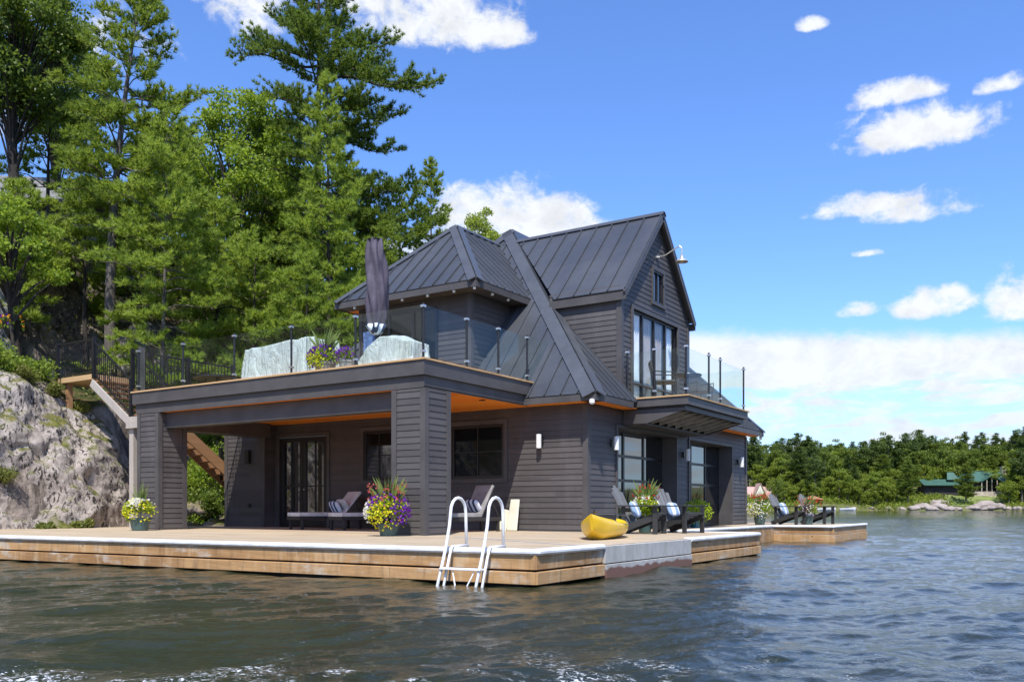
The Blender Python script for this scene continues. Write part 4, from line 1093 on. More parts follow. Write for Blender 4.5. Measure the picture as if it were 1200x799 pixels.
flower_pot('teal pot overflowing with lime leaves between the two garage doors', (-8.62, 22.3, DZ), .24, .38, 'potblue',
   [('lime', 420, (.25,-.5,.25), .7, 1.05), ('f_white', 16, (-.3,-.9,.4), .2, 1.05)], .42, .44, 'lime', spk=(16,.95,.2), nleaf=350)
flower_pot('white flowering pot with red blooms left of the far dock chairs', (-8.55, 27.5, DZ), .22, .35, 'potgreen',
   [('f_white', 150, (-.1,-.8,.2), .5, 1.05), ('f_yellow', 40, (-.2,-.8,.0), .4, 1)], .42, .52, spk=(30,.8,.3), nleaf=800, extra=('f_red', 40, .8, 1.05, .35))
flower_pot('flower pot with red and mauve blooms between the far dock chairs', (-7.35, 28.6, DZ), .20, .32, 'potgreen',
   [('f_mauve', 90, (.1,-.8,.2), .5, 1), ('f_white', 60, (-.1,-.8,.4), .5, 1)], .36, .48, spk=(30,.7,.3), nleaf=600, extra=('f_red', 34, .65, 1.0, .5))
flower_pot('purple and yellow petunias in a grey planter on the upper deck', (-13.85, 13.85, UZ), .26, .30, 'potgrey',
   [('f_purple', 260, (-.2,-.5,.6), .6, 1), ('f_yellow', 130, (.1,-.9,-.1), .35, 1.03), ('lime', 60, (.1,-.9,-.2), .3, 1)], .42, .38, spk=(34,.85,.40,.022), nleaf=1000)
flower_pot('small purple flowering planter at the umbrella side of the deck', (-13.25, 13.9, UZ), .20, .30, 'potgrey',
   [('f_purple', 120, (0,-.5,.5), .6, 1)], .27, .40, nleaf=500)
flower_pot('mauve leafy planter on the upper deck beyond the long cover', (-18.1, 15.9, UZ), .26, .34, 'potgreen',
   [('f_mauve', 420, (0,-.4,.4), .8, 1)], .42, .52, 'f_mauve', nleaf=700)
fw = empty('stone_planter', (-25.6, 12.3, 5.6), 'rough stone planter of orange and purple flowers above the outcrop', 'planter')
o = boulder('planter_stone', (0,0,0), (.75,.9,.5), M['rock'], None, 77., parent=fw, sub=24)
rng = np.random.default_rng(5); C = rng.normal(size=(160,3))*np.array([.40,.45,.10])+np.array([.1,0,.62])
np_mesh('blossoms', blossoms(C[:90], .09, rng), 4, M['f_orange'], fw); np_mesh('blossoms', blossoms(C[90:130], .09, rng), 4, M['f_purple'], fw)
np_mesh('leaves', leaf_quads(np.repeat(C, 3, 0)-np.array([0,0,.08]), rng.normal(size=(480,3)), .12, .4, rng), 4, M['leaf'], fw)

# ---------------------------------------------------------------- trees
def rot_to(v, ax, ang):
    return Matrix.Rotation(ang, 3, ax) @ v
def pine(label, x, y, ztop, rad, seed, mat='pine', cb=.18, lean=(0,0), gap=.0, extras=(), tuft=1.0, trunk_r=.20, profile=None, cat='pine tree', group=None, name='pine_tree', den=1.0, barkm='barkd', wsp=.5, up=.25):
    rs = random.Random(seed); rng = np.random.default_rng(seed)
    z0 = hill(x, y)-.3; H = ztop-z0
    r = empty(name, (x, y, z0), label, cat, group)
    def tp(t): return Vector((lean[0]*t*t+.12*math.sin(3*t+seed), lean[1]*t*t+.10*math.cos(4*t+seed)-.1, H*t))
    t_ = MB(); t_.tube([tp(i/14) for i in range(15)], [trunk_r*(1-.93*i/14) for i in range(15)], 10); 
    C = []; D = []
    def branch(p0, az, ln, rise, droop):
        d = Vector((math.cos(az), math.sin(az), 0)); side = Vector((-d.y, d.x, 0)); n = max(4, int(ln/.35)); pts = []
        bend = rs.uniform(-.25, .25)
        for i in range(n+1):
            u = i/n; pts.append(p0+d*ln*u+side*bend*ln*u*u+Vector((0,0,ln*(rise*u-droop*u*u+.28*droop*u**4+.06*math.sin(u*6+az)))))
        t_.tube(pts, [max(.008, .045*ln/3*(1-.85*i/n)) for i in range(n+1)], 5, caps=False)
        nt = int(ln*7*den)+3
        for k in range(nt):
            u = .22+.78*(k+rs.random())/nt; f = u*n; i = min(n-1, int(f)); p = pts[i].lerp(pts[i+1], f-i); dr = (pts[i+1]-pts[i]).normalized()
            s = rs.choice((-1, 1)); tl = ln*(.34*(1-u)**.6+.07)*rs.uniform(.5, 1.15)+.10
            td = (dr*rs.uniform(.5,1.1)+side*s*rs.uniform(.5, 1)+Vector((0,0,rs.uniform(.0,.35)+up))).normalized()
            m = max(2, int(tl/.13))
            for q in range(m):
                w = (q+1)/m; pp = p+td*tl*w+Vector((rs.gauss(0,.04), rs.gauss(0,.04), rs.gauss(0,.035)))
                C.append(pp); D.append(td*.8+Vector((0,0,.55)))
    profile_ = profile or [(0,.55),(.15,.95),(.4,1),(.7,.72),(.9,.35),(1,.08)]
    z = cb*H
    while z < H*.985:
        t = z/H; u = (t-cb)/(1-cb); ln = rad*lerp_tab(profile_, u)
        nb = rs.choice((3,4,4,5)) if u < .9 else 3
        a0 = rs.uniform(0, 6.28)
        if rs.random() > gap:
            for k in range(nb):
                l = ln*rs.uniform(.55, 1.18)
                if l > .12: branch(tp(t), a0+k*6.28/nb+rs.uniform(-.4,.4), l, .30+.45*u*u+rs.uniform(-.1,.12), .38*(1-u)+rs.uniform(0,.12))
        z += wsp*rs.uniform(.7, 1.3)*(1-.35*u)
    for (zz, az, l, ri, dr) in extras: branch(tp((zz-z0)/H), az, l, ri, dr)
    for q in range(4): C.append(tp(1)+Vector((0,0,-.1*q))); D.append(Vector((0,0,1)))
    t_.build('trunk', M[barkm], r, smooth=True)
    C = np.array(C); D = np.array(D)
    np_mesh('crown', needle_tris(C, D, .185*tuft, .034*tuft, 21, .62, rng), 3, M[mat], r)
    return r
def leafy(label, x, y, ztop, rad, seed, mat='leaf', cb=.2, nclump=70, lpc=330, lsz=.12, trunk_r=.16, flat=1.0, cat='tree', group=None, name='broadleaf_tree', barkm='barkd', z0=None, crad=.75):
    rs = random.Random(seed); rng = np.random.default_rng(seed)
    if z0 is None: z0 = hill(x, y)-.3
    H = ztop-z0; r = empty(name, (x, y, z0), label, cat, group); t_ = MB()
    top = Vector((rs.uniform(-.3,.3), rs.uniform(-.3,.3), H*.85)); base = Vector((0,0,0))
    trk = [base.lerp(top, i/8)+Vector((.12*math.sin(i), .1*math.cos(i*1.3), 0)) for i in range(9)]
    t_.tube(trk, [trunk_r*(1-.8*i/8) for i in range(9)], 9)
    Cs = []; Ds = []; zc = H*(cb+1)/2; hh = H*(1-cb)/2
    for k in range(nclump):
        d = Vector((rs.gauss(0,1), rs.gauss(0,1), rs.gauss(0,1))).normalized(); q = rs.uniform(.35, 1)**.6
        c = Vector((d.x*rad*q*flat, d.y*rad*q*flat, zc+d.z*hh*q))
        c.x *= 1-.25*max(0, (c.z-zc)/hh); c.y *= 1-.25*max(0, (c.z-zc)/hh)
        i = min(7, max(1, int(c.z/H*8)-1)); a = trk[i]; t_.tube([a, a.lerp(c, .5)+Vector((0,0,.15)), c], [.05, .03, .012], 5, caps=False)
        cr = crad*rs.uniform(.55, 1.2); n = int(lpc*rs.uniform(.6, 1.3)); dd = rnd_dirs(n, rng); rr = rng.random((n,1))**.45
        P_ = np.array(c)+dd*rr*cr*np.array([1,1,.6]); Cs.append(P_); Ds.append(dd+rng.normal(size=dd.shape)*.6+np.array([0,0,-.2]))
    t_.build('trunk', M[barkm], r, smooth=True)
    np_mesh('crown', leaf_quads(np.concatenate(Cs), np.concatenate(Ds), lsz, .6, rng), 4, M[mat], r)
    return r
def at(px, d):   # metre position at a bearing seen from the boat
    u = (px-600)/1031.; F = (-math.sin(R(33)), math.cos(R(33))); Rr = (math.cos(R(33)), math.sin(R(33))); return (d*(F[0]+u*Rr[0]), d*(F[1]+u*Rr[1]))
def zt(py, d): return 1+(594.5-py)/1031.*d

x, y = at(133, 29.5); pine('tall white pine with a bare grey trunk above the stairs', x, y, zt(-35, 29.5), 2.7, 21, 'pine', cb=.36, lean=(.9,.6), trunk_r=.21, barkm='bark', gap=.05, profile=[(0,.7),(.15,1),(.45,.9),(.62,.62),(.8,.45),(.93,.36),(1,.1)], den=1.1)
x, y = at(197, 28); pine('slender young pine with light needles and a thin pale trunk', x, y, zt(125, 28), 1.9, 22, 'pinel', cb=.24, trunk_r=.10, barkm='bark', profile=[(0,.8),(.3,1),(.6,.85),(.85,.45),(1,.08)], den=1.15)
az_l = R(33+180-8); az_r = R(33-6)
x, y = at(374, 36); pine('tallest old white pine with long wind-swept limbs behind the umbrella', x, y, zt(-70, 36), 2.75, 23, 'pined', cb=.16, trunk_r=.26, gap=.10, den=1.15, wsp=.55,
   profile=[(0,1.1),(.2,1.15),(.45,1.0),(.62,.95),(.75,.85),(.88,.45),(.93,.5),(1,.15)],
   extras=[(zt(75,36), az_l, 4.1, .22, .02), (zt(60,36), az_l-.25, 3.4, .20, .0), (zt(92,36), az_r, 4.9, .12, .38), (zt(105,36), az_r-.3, 4.2, .12, .30), (zt(130,36), az_r+.25, 3.4, .1, .25), (zt(120,36), az_l+.2, 3.0, .1, .2), (zt(60,36), az_r+.2, 3.2, .2, .1),
           (zt(170,36), az_r, 3.3, .1, .25), (zt(215,36), az_r-.2, 3.2, .1, .3), (zt(255,36), az_r+.1, 3.4, .1, .3), (zt(5,36), az_l, 1.9, .4, .1), (zt(-5,36), az_r, 1.8, .4, .1)])
x, y = at(385, 32); pine('pale green conical pine in front of the tallest pine', x, y, zt(88, 32), 2.1, 24, 'pinel', cb=.10, trunk_r=.14, den=1.2, profile=[(0,1.1),(.3,1),(.6,.72),(.85,.36),(1,.06)])
x, y = at(470, 38); pine('dark bushy pine left of the hipped roof', x, y, zt(215, 38), 2.9, 25, 'pine', cb=.05, trunk_r=.2, den=1.1, profile=[(0,1),(.4,1),(.8,.7),(1,.2)])
x, y = at(508, 40); pine('thin spired pine just left of the roof peak', x, y, zt(186, 40), 1.3, 26, 'pine', cb=.3, trunk_r=.12, den=1., profile=[(0,1.6),(.35,1.5),(.6,.7),(.85,.42),(1,.1)])
x, y = at(566, 50); leafy('small round light green tree rising behind the roof valley', x, y, zt(240, 50), 1.75, 27, 'lime2', cb=.35, nclump=90, lpc=240, lsz=.14, crad=.6)
x, y = at(285, 36); leafy('bright green broadleaf tree between the two white pines', x, y, zt(102, 36), 2.7, 28, 'leaf', cb=.2, nclump=120, lpc=240, lsz=.15, crad=.8)
x, y = at(330, 41); leafy('broadleaf tree filling the gap left of the tallest pine', x, y, zt(150, 41), 2.6, 29, 'leaf', cb=.1, nclump=90, lpc=220, lsz=.17, crad=.9)
x, y = at(18, 31); leafy('dark broadleaf tree with a thick trunk at the far left edge', x, y, zt(-60, 31), 2.3, 30, 'leafd', cb=.42, nclump=110, lpc=240, lsz=.15, trunk_r=.22)
x, y = at(70, 38); leafy('tall shaded broadleaf tree behind the far left trunk', x, y, zt(15, 38), 2.3, 31, 'leafd', cb=.4, nclump=80, lpc=220, lsz=.16)
x, y = at(20, 25.5); leafy('light green sapling leaning over the boulder at the left edge', x, y, zt(235, 25.5), 1.3, 32, 'leaf', cb=.48, nclump=30, lpc=200, lsz=.12, trunk_r=.06, crad=.5)
for (px, d, py, rad, sd, mt, cb, lb) in (
    (62,33,120,1.7,52,'pine',.5,'bushy pine hiding the cottage at the far left of the hill'),
    (28,29,215,1.5,53,'pinel',.3,'small bright pine at the far left edge above the boulder'),
    (300,30,275,2.0,41,'pinel',.34,'low bushy young pine above the long furniture cover'),
    (360,30,300,1.8,42,'pinel',.3,'short feathery pine above the petunia planter'),
    (255,31,235,1.9,43,'pinel',.36,'middling young pine right of the slender pine'),
    (425,31,320,1.5,44,'pinel',.05,'small pale pine tucked behind the umbrella cover'),
    (455,34,262,1.9,45,'pine',.05,'mid green pine rising above the left eave of the upper roof'),
    (105,31,215,1.5,46,'pinel',.52,'young pine with drooping bright boughs over the dark cliff'),
    (165,33,190,2.0,47,'pine',.3,'mid sized pine behind the slender young pine'),
    (225,38,170,2.2,48,'pine',.15,'dark pine behind the bright broadleaf tree'),
    (410,40,205,2.6,49,'pined',.05,'dense dark pine below the tallest pine'),
    (340,36,235,2.3,50,'pine',.05,'full green pine left of the conical pine'),
    (205,45,150,2.6,51,'pined',.2,'shaded pine high on the hill behind the young pines')):
    x, y = at(px, d); pine(lb, x, y, zt(py, d), rad, sd, mt, cb=cb, trunk_r=.11, den=1.05, profile=[(0,.95),(.3,1),(.6,.8),(.85,.45),(1,.08)])

# shrubs on the slope
def shrub(label, x, y, r_, h, seed, mat='leaf', group='green shrubs on the rocky slope', z=None, lsz=.10, n=9):
    rs = random.Random(seed); rng = np.random.default_rng(seed); z0 = (hill(x, y) if z is None else z)-.1
    o = empty('shrub', (x, y, z0), label, 'shrub', group); Cs = []; st = MB()
    for k in range(n):
        a = rs.uniform(0, 6.28); q = rs.uniform(0, .75)*r_; c = Vector((q*math.cos(a), q*math.sin(a), rs.uniform(.3, .85)*h)); st.tube([(0,0,0), c*.6, c], .012, 5, caps=False)
        m = 260; dd = rnd_dirs(m, rng); Cs.append(np.array(c)+dd*rng.random((m,1))**.5*r_*.45)
    st.build('stems', M['barkd'], o); Cs = np.concatenate(Cs); Cs[:, 2] = np.maximum(Cs[:, 2], .0)
    np_mesh('leaves', leaf_quads(Cs, rng.normal(size=Cs.shape), lsz, .55, rng), 4, M[mat], o)
SL = 'leafy green shrub on the rocky slope behind the deck'
shrub('big sunlit shrub seen under the deck beside the stairs', -23.6, 18.6, 1.1, 2.5, 3, 'leaf', None, z=.6, n=18)
shrub('dark shrub below the sunlit one under the deck', -23.0, 17.9, .8, 1.5, 4, 'leafd', None, z=.2, n=12)
shrub('low juniper shrub on the outcrop below the stone planter', -24.6, 12.0, .9, .7, 5, 'pine', None, z=4.75, n=12)
shrub('low juniper shrub beside the start of the stair railing', -24.6, 13.2, .8, .6, 6, 'pine', None, z=4.5, n=10)
k = 0
for (px, d, r_, h) in ((232,27,.8,.9),(258,28,.9,1.1),(285,29,1,1),(215,29,.7,.8),(245,31,1.1,1.4),(275,32,1.1,1.3),(320,31,1,1.2),(350,30,.9,1),(390,32,1,1.2),(180,30,.7,.7),(90,30,.5,.5),(60,29.5,.5,.5),(150,28.5,.5,.5),(300,33,1.2,1.6),(240,34,1.2,1.6),(200,33,1,1.2),(265,35,1.2,1.6),(330,34,1.2,1.6),(120,33,.8,.8)):
    k += 1; x, y = at(px, d); shrub(SL, x, y, r_, h, 100+k, 'leaf' if k % 3 else 'pinel', lsz=.11)
k = 0
for (yy, zz) in ((12.3,.45),(13.3,.5)):
    k += 1; shrub('small green tuft growing at the foot of the granite outcrop', -22.15, yy, .30, .22, 200+k, 'grass', 'small tufts at the foot of the outcrop', z=zz, n=5)
k = 0
for (yy, zz, xx) in ((11.5,1.7,-22.75),(13.6,4.2,-24.0),(12.9,4.5,-24.0),(14.3,3.8,-23.9)):
    k += 1; shrub('mossy clump growing in a crack of the granite outcrop', xx, yy, .45, .35, 220+k, 'grass', 'mossy clumps on the outcrop', z=zz, n=5, lsz=.06)
# ground cover over the hillside
rng = np.random.default_rng(77); Cg = []
for _ in range(2600):
    x = rng.uniform(-42, -24); y = rng.uniform(11, 33); s = lerp_tab(SH, y)-x
    if s < 2.5 or noise.noise(Vector((x*.3, y*.3, 3))) < -.1: continue
    z = hill(x, y); m = 16; Cg.append(np.array([x, y, z])+rng.normal(size=(m,3))*np.array([.28,.28,.08]))
Cg = np.concatenate(Cg); Dg = rng.normal(size=Cg.shape)*.7+np.array([0,0,.9])
tag(np_mesh('ground_cover', leaf_quads(Cg, Dg, .14, .45, rng), 4, M['grass']), 'low grass, ferns and blueberry plants covering the hillside', 'ground cover', kind='stuff')
# cottage roof on the hill
ct = empty('hill_cottage', (-40.5, 20.5, 12.4), 'grey shingled cottage partly hidden among the trees high on the hill', 'cottage')
MB().box(-4,4,-3,3,-1,1.6).build('wall', M['siding'], ct)
MB().slab([(4.8,-3.8,1.2),(4.8,0,3.4),(-4.8,0,3.4),(-4.8,-3.8,1.2)], .15).slab([(4.8,3.8,1.2),(-4.8,3.8,1.2),(-4.8,0,3.4),(4.8,0,3.4)], .15).build('roof', M['boulder'], ct)
ct.rotation_euler[2] = R(40)
# ================================================================== FAR SHORE
FD = 285.
def farh(px, d):   # height by bearing & distance
    s = d-FD-6*math.sin(px*.013)-3*math.sin(px*.05); 
    b = lerp_tab([(-12,-1.5),(-1,-.4),(0,.3),(4,1.6),(14,3.6),(30,6),(60,10),(120,16),(260,20)], s)
    n = noise.fractal(Vector((px*.02, d*.04, 2)), .9, 2, 4)
    return b+(n*1.4*min(1, max(0, (s+2)/14)))*1.0
pxs = np.arange(420, 2500, 3.5); ds = np.concatenate([np.arange(FD-20, FD+50, 1.6), np.arange(FD+50, FD+300, 8.)])
P = np.zeros((len(pxs), len(ds), 3))
for i, px in enumerate(pxs):
    for j, d in enumerate(ds):
        X, Y = at(px, d); P[i, j] = (X, Y, farh(px, d))
tag(grid_mesh('far_shore_terrain', P, M['farland']), kind='structure')
def protopine(seed, H, rad, dens=1.):
    rs = random.Random(seed); rng = np.random.default_rng(seed); C = []; D = []; t_ = MB()
    t_.tube([(0,0,-1),(.1,0,H*.5),(0,.1,H)], [.28,.18,.04], 6)
    z = H*.22
    while z < H:
        u = (z/H-.22)/.78; ln = rad*lerp_tab([(0,.6),(.2,1),(.5,.85),(.8,.45),(1,.1)], u)
        for k in range(rs.choice((4,5,6))):
            a = rs.uniform(0, 6.28); l = ln*rs.uniform(.5, 1.25); m = int(l*7*dens)+2
            for q in range(m):
                w = (q+.5)/m; C.append((math.cos(a)*l*w+rs.gauss(0,.16), math.sin(a)*l*w+rs.gauss(0,.16), z+l*(.12*w)+rs.gauss(0,.12))); D.append((math.cos(a), math.sin(a), .5))
        z += .62*rs.uniform(.7,1.3)
    return t_, needle_tris(np.array(C), np.array(D), .75, .19, 5, .7, rng), 3
def protoleaf(seed, H, rad, lo=.58, hf=.42, nc=46):
    rs = random.Random(seed); rng = np.random.default_rng(seed); t_ = MB(); t_.tube([(0,0,-1),(.2,0,H*.5),(0,0,H*.85)], [.3,.2,.08], 6); Cs = []
    for k in range(nc):
        d = Vector((rs.gauss(0,1), rs.gauss(0,1), rs.gauss(0,1))).normalized(); q = rs.uniform(.4,1)
        if d.z > .6: d.x *= .45; d.y *= .45; d.z *= .88
        c = np.array((d.x*rad*q, d.y*rad*q, H*lo+d.z*H*hf*q)); m = 95; dd = rnd_dirs(m, rng); Cs.append(c+dd*rng.random((m,1))**.5*rs.uniform(.8,1.3)*np.array([1,1,.85]))
    C = np.concatenate(Cs); return t_, leaf_quads(C, rng.normal(size=C.shape), .42, .7, rng), 4
protos = []
for (kind, sd, H, rad, mt) in (('p',1,17,3.0,'far1'),('p',2,19,2.6,'far1'),('p',3,15,3.2,'far3'),('p',4,21,2.9,'far1'),('l',5,12,3.8,'far2'),('l',6,15,4.6,'far2'),('l',7,10,3.4,'far2'),('t',8,19,4.0,'far3'),('t',9,21,3.6,'far1'),('t',10,17,4.6,'far3')):
    t_, V, n = protopine(sd, H, rad) if kind == 'p' else (protoleaf(sd, H, rad) if kind == 'l' else protoleaf(sd, H, rad, .66, .36, 52))
    r = empty('far_pine_tree' if kind == 'p' else 'far_broadleaf_tree', (0,0,0), 'tall dark pine in the wooded shore across the lake' if kind == 'p' else 'rounded green broadleaf tree on the wooded shore across the lake', 'tree', 'dark pines on the far shore' if kind == 'p' else 'broadleaf trees on the far shore')
    t_.build('trunk', M['bark'], r); np_mesh('crown', V, n, M[mt], r); protos.append([r, kind, H, False])
rs = random.Random(99)
spots = []
lodge_px = (1085, 1182); tries = 0
for row, (d0, zt0) in enumerate(((8,0),(18,0),(32,0),(50,0),(75,0))):
    n = [44, 52, 56, 60, 64][row]
    for i in range(n):
        px = 850+(1290-850)*(i+rs.uniform(-.4,.4))/n; d = FD+d0+6*math.sin(px*.013)+rs.uniform(-4,6)
        if row <= 1 and 1052 < px < 1182: 
            if not (row == 1 and px < 1062): continue
        if px < 907 and row <= 1: continue
        kind = 'l' if rs.random() < (.8, .6, .35, .15, .05)[row] else ('t' if rs.random() < .6 else 'p')
        spots.append((px, d, kind, row))
def inst(px, d, kind, sc, lbl=None, want=None, sink=.5):
    c = [p for p in protos if p[1] == kind]; p = c[want] if want is not None else rs.choice(c)
    o = p[0] if not p[3] else copy_tree(p[0]); p[3] = True
    X, Y = at(px, d); o.location = (X, Y, farh(px, d)-sink); o.rotation_euler = (0,0,rs.uniform(0,6.28)); o.scale = (sc*rs.uniform(1.1,1.4),)*2+(sc,)
    if lbl: o['label'] = lbl; del o['group']
    return o
for (px, d, kind, row) in spots: inst(px, d, kind, rs.uniform(.76, 1.12)*(.8 if row == 0 else 1.0)*lerp_tab([(880,.92),(1010,1.02),(1200,1.12)], px))
inst(1132, FD+14, 'p', .95, 'lone tall pine standing in front of the green-roofed lodge', 2)
inst(1064, FD+12, 'p', 1.02, 'bright tall pine at the left of the green-roofed lodge', 2)
inst(1188, FD+12, 'p', .8, 'pine at the shore right of the green-roofed lodge', 2)
inst(914, FD+14, 'l', .85, 'light green tree beside the far pink-roofed boathouse', 0)
for p in protos:
    if not p[3]:
        for c in list(p[0].children): bpy.data.objects.remove(c)
        bpy.data.objects.remove(p[0])
# undergrowth along the far shore
rng = np.random.default_rng(8); Cu = []
for _ in range(2300):
    px = rng.uniform(850, 1300); d = FD+6*math.sin(px*.013)+rng.uniform(2, 26)
    if 1140 < px < 1182 and d > FD+6: continue
    if 1075 < px < 1180 and noise.noise(Vector((px*.05, d*.2, 0))) < .12: continue
    X, Y = at(px, d); Cu.append(np.array([X, Y, farh(px, d)+.5])+rng.normal(size=(14,3))*np.array([1.0,1.0,.55]))
Cu = np.concatenate(Cu); tag(np_mesh('undergrowth', leaf_quads(Cu, rng.normal(size=Cu.shape), .6, .7, rng), 4, M['far2']), 'green undergrowth along the far shoreline', 'undergrowth', kind='stuff')
k = 0
for (px, dd, s) in ((1072,1,1.6),(1082,2,2.0),(1092,0,1.7),(1100,2,2.2),(1112,1,1.4),(1122,1,1.2),(1140,1,1.8),(1150,2,2.3),(1160,2,2.6),(1171,2,2.2),(1180,1,1.4),(1096,8,1.7),(1104,9,1.6),(1056,1,1.2),(1040,1,1.),(1020,1,.9),(1000,1,.8),(1155,5,2.0),(1192,1,1.3),(1205,1,1.2)):
    k += 1; d = FD+6*math.sin(px*.013)+3*math.sin(px*.05)+dd; X, Y = at(px, d)
    boulder('shore_boulder', (X, Y, farh(px, d)), (s*1.3, s*1.1, s*.62), M['farrock'], 'pale pinkish boulder along the far shoreline below the lodge', 300.+k, group='boulders on the far shoreline', sub=14)
# lodge
M['greenroof'] = plain('green_roof', (.045,.11,.085), .5, .12, .5); M['lodgewall'] = plain('lodge_wall', (.035,.030,.028), .7, .2, .5); M['stonec'] = plain('chimney_stone', (.42,.36,.30), .8, .25, 2)
M['pinkroof'] = plain('pink_roof', (.42,.27,.23), .8, .12, .5); M['tanwall'] = plain('tan_wall', (.30,.22,.16), .8, .15, .5); M['lawn'] = plain('lawn', (.16,.20,.05), .9, .25, .3)
X, Y = at(1152, FD+30); lz = farh(1152, FD+24)+2.4
lo = empty('lakeside_lodge', (X, Y, lz), 'dark lakeside lodge with green roof and stone chimney across the lake', 'lodge', rz=R(33))
MB().box(-7,5.5,-3,4,-4,3.6).box(-19,-7,-1,4,-4,2.6).build('wall', M['lodgewall'], lo)
rf2 = MB(); rf2.slab([(-8.5,-4.2,3.4),(7,-4.2,3.4),(5.5,.5,6.9),(-5.5,.5,6.9)], .2); rf2.slab([(7,-4.2,3.4),(7,5,3.4),(5.5,.5,6.9)], .2); rf2.slab([(7,5,3.4),(-8.5,5,3.4),(-5.5,.5,6.9),(5.5,.5,6.9)], .2); rf2.slab([(-8.5,5,3.4),(-8.5,-4.2,3.4),(-5.5,.5,6.9)], .2)
rf2.slab([(-20,-2.5,2.4),(-7.5,-2.5,2.4),(-7.5,1.5,4.4),(-20,1.5,4.4)], .2); rf2.slab([(-12,-1,4.2),(-8,-1,4.2),(-9,1,6.6),(-11,1,6.6)], .2)
rfo = rf2.build('roof', M['greenroof'], lo)
MB().slab([(-3.5,-5.6,3.3),(0,-5.6,5.2),(0,-.5,5.2),(-3.5,-.5,3.3)][::-1], .2).slab([(3.5,-5.6,3.3),(0,-5.6,5.2),(0,-.5,5.2),(3.5,-.5,3.3)], .2).build('porch_roof', M['greenroof'], lo)
MB().box(5.6,7.2,-1,.6,0,8.4).build('chimney', M['stonec'], lo)
for xx in (-3.2,-1.6,0,1.6,3.2): MB().box(xx-.12,xx+.12,-5.3,-5.1,-.5,3.4+(1.5-abs(xx)*.5)).build('post', M['stonec'], lo)
for xx in (-2.3,-.8,.8,2.3): MB().box(xx-.5,xx+.5,-3.1,-3.02,.8,2.9).build('window', M['darkpane'], lo)
MB().box(-8,7.5,-5.6,-5.4,-4.,.35).build('terrace_wall', M['stonec'], lo)
lo.scale = (1.12,)*3
lp = np.zeros((40, 26, 3))
for i in range(40):
    for j in range(26):
        px = 1108+74*i/39; d = FD+10+17*j/25; X, Y = at(px, d); lp[i, j] = (X, Y, farh(px, d)+.12+1.6*max(0, (j-6)/19))
tag(grid_mesh('lawn', lp, M['lawn']), kind='structure')
X, Y = at(887, FD+16); cz = 1.2
cb = empty('far_boathouse', (X, Y, cz), 'tan boathouse with pinkish gabled roof across the lake left of the pines', 'boathouse', rz=R(33))
MB().box(-6,6,-3,3,-1,3.4).build('wall', M['tanwall'], cb)
MB().slab([(-6.8,-3.8,3.2),(6.8,-3.8,3.2),(5.4,0,7.0),(-5.4,0,7.0)], .2).slab([(6.8,3.8,3.2),(-6.8,3.8,3.2),(-5.4,0,7.0),(5.4,0,7.0)], .2).slab([(6.8,-3.8,3.2),(6.8,3.8,3.2),(5.4,0,7.0)], .2).slab([(-6.8,3.8,3.2),(-6.8,-3.8,3.2),(-5.4,0,7)], .2).build('roof', M['pinkroof'], cb)
gm_ = MB(); gm_.slab([(-1.9,-4,3.4),(1.9,-4,3.4),(0,-4,7.6)], .15); gm_.build('gable', M['cream'], cb)
MB().slab([(-2.3,-4.3,3.3),(0,-4.3,8.0),(0,0,8.0),(-2.3,0,3.3)][::-1], .18).slab([(2.3,-4.3,3.3),(0,-4.3,8.0),(0,0,8.0),(2.3,0,3.3)], .18).build('dormer_roof', M['pinkroof'], cb)
for xx in (-4.5,-1.5,1.5,4.5): MB().box(xx-.9,xx+.9,-3.1,-3.03,.2,2.3).build('window', M['darkpane'], cb)
X, Y = at(990, FD+1)
def boat(label, px, d, L, mt):
    X, Y = at(px, d); r = empty('motor_boat', (X, Y, 0), label, 'boat', None, R(33+rs.uniform(-12,12))); n = 12; Pz = np.zeros((n, 9, 3))
    for i in range(n):
        t = i/(n-1); w = .9*math.sin(math.pi*min(1,.25+t*.75))**.7; 
        for j in range(9):
            a = math.pi*(j/8); Pz[i, j] = (-L/2+L*t, w*math.cos(a), .75+.25*t-(.95)*math.sin(a)**.8)
    grid_mesh('hull', Pz, M[mt], r); MB().slab([(-L/2,-.6,.72),(L/2-.8,-.6,.78),(L/2-.3,0,.85),(L/2-.8,.6,.78),(-L/2,.6,.72)], .06).build('deck', M['offwhite'], r)
    MB().box(-.5,.3,-.5,.5,.8,1.35).build('windscreen', M['darkpane'], r)
boat('white motor boat moored at the far shore left of the pines', 968, FD-3, 6, 'white'); boat('white motor boat with canopy moored by the far shore rocks', 993, FD-2, 5, 'white')
gz = empty('dock_shelter', (*at(952, FD+3), .8), 'small brown roofed shelter at the far shoreline', 'shelter', rz=R(33))
for a in (-2,2):
    for b in (-1.5,1.5): MB().box(a-.1,a+.1,b-.1,b+.1,-1,3).build('post', M['stairwood'], gz)
MB().slab([(-3,-2.4,2.9),(3,-2.4,2.9),(0,0,4.2)], .15).slab([(3,-2.4,2.9),(3,2.4,2.9),(0,0,4.2)], .15).slab([(3,2.4,2.9),(-3,2.4,2.9),(0,0,4.2)], .15).slab([(-3,2.4,2.9),(-3,-2.4,2.9),(0,0,4.2)], .15).build('roof', M['stairwood'], gz)

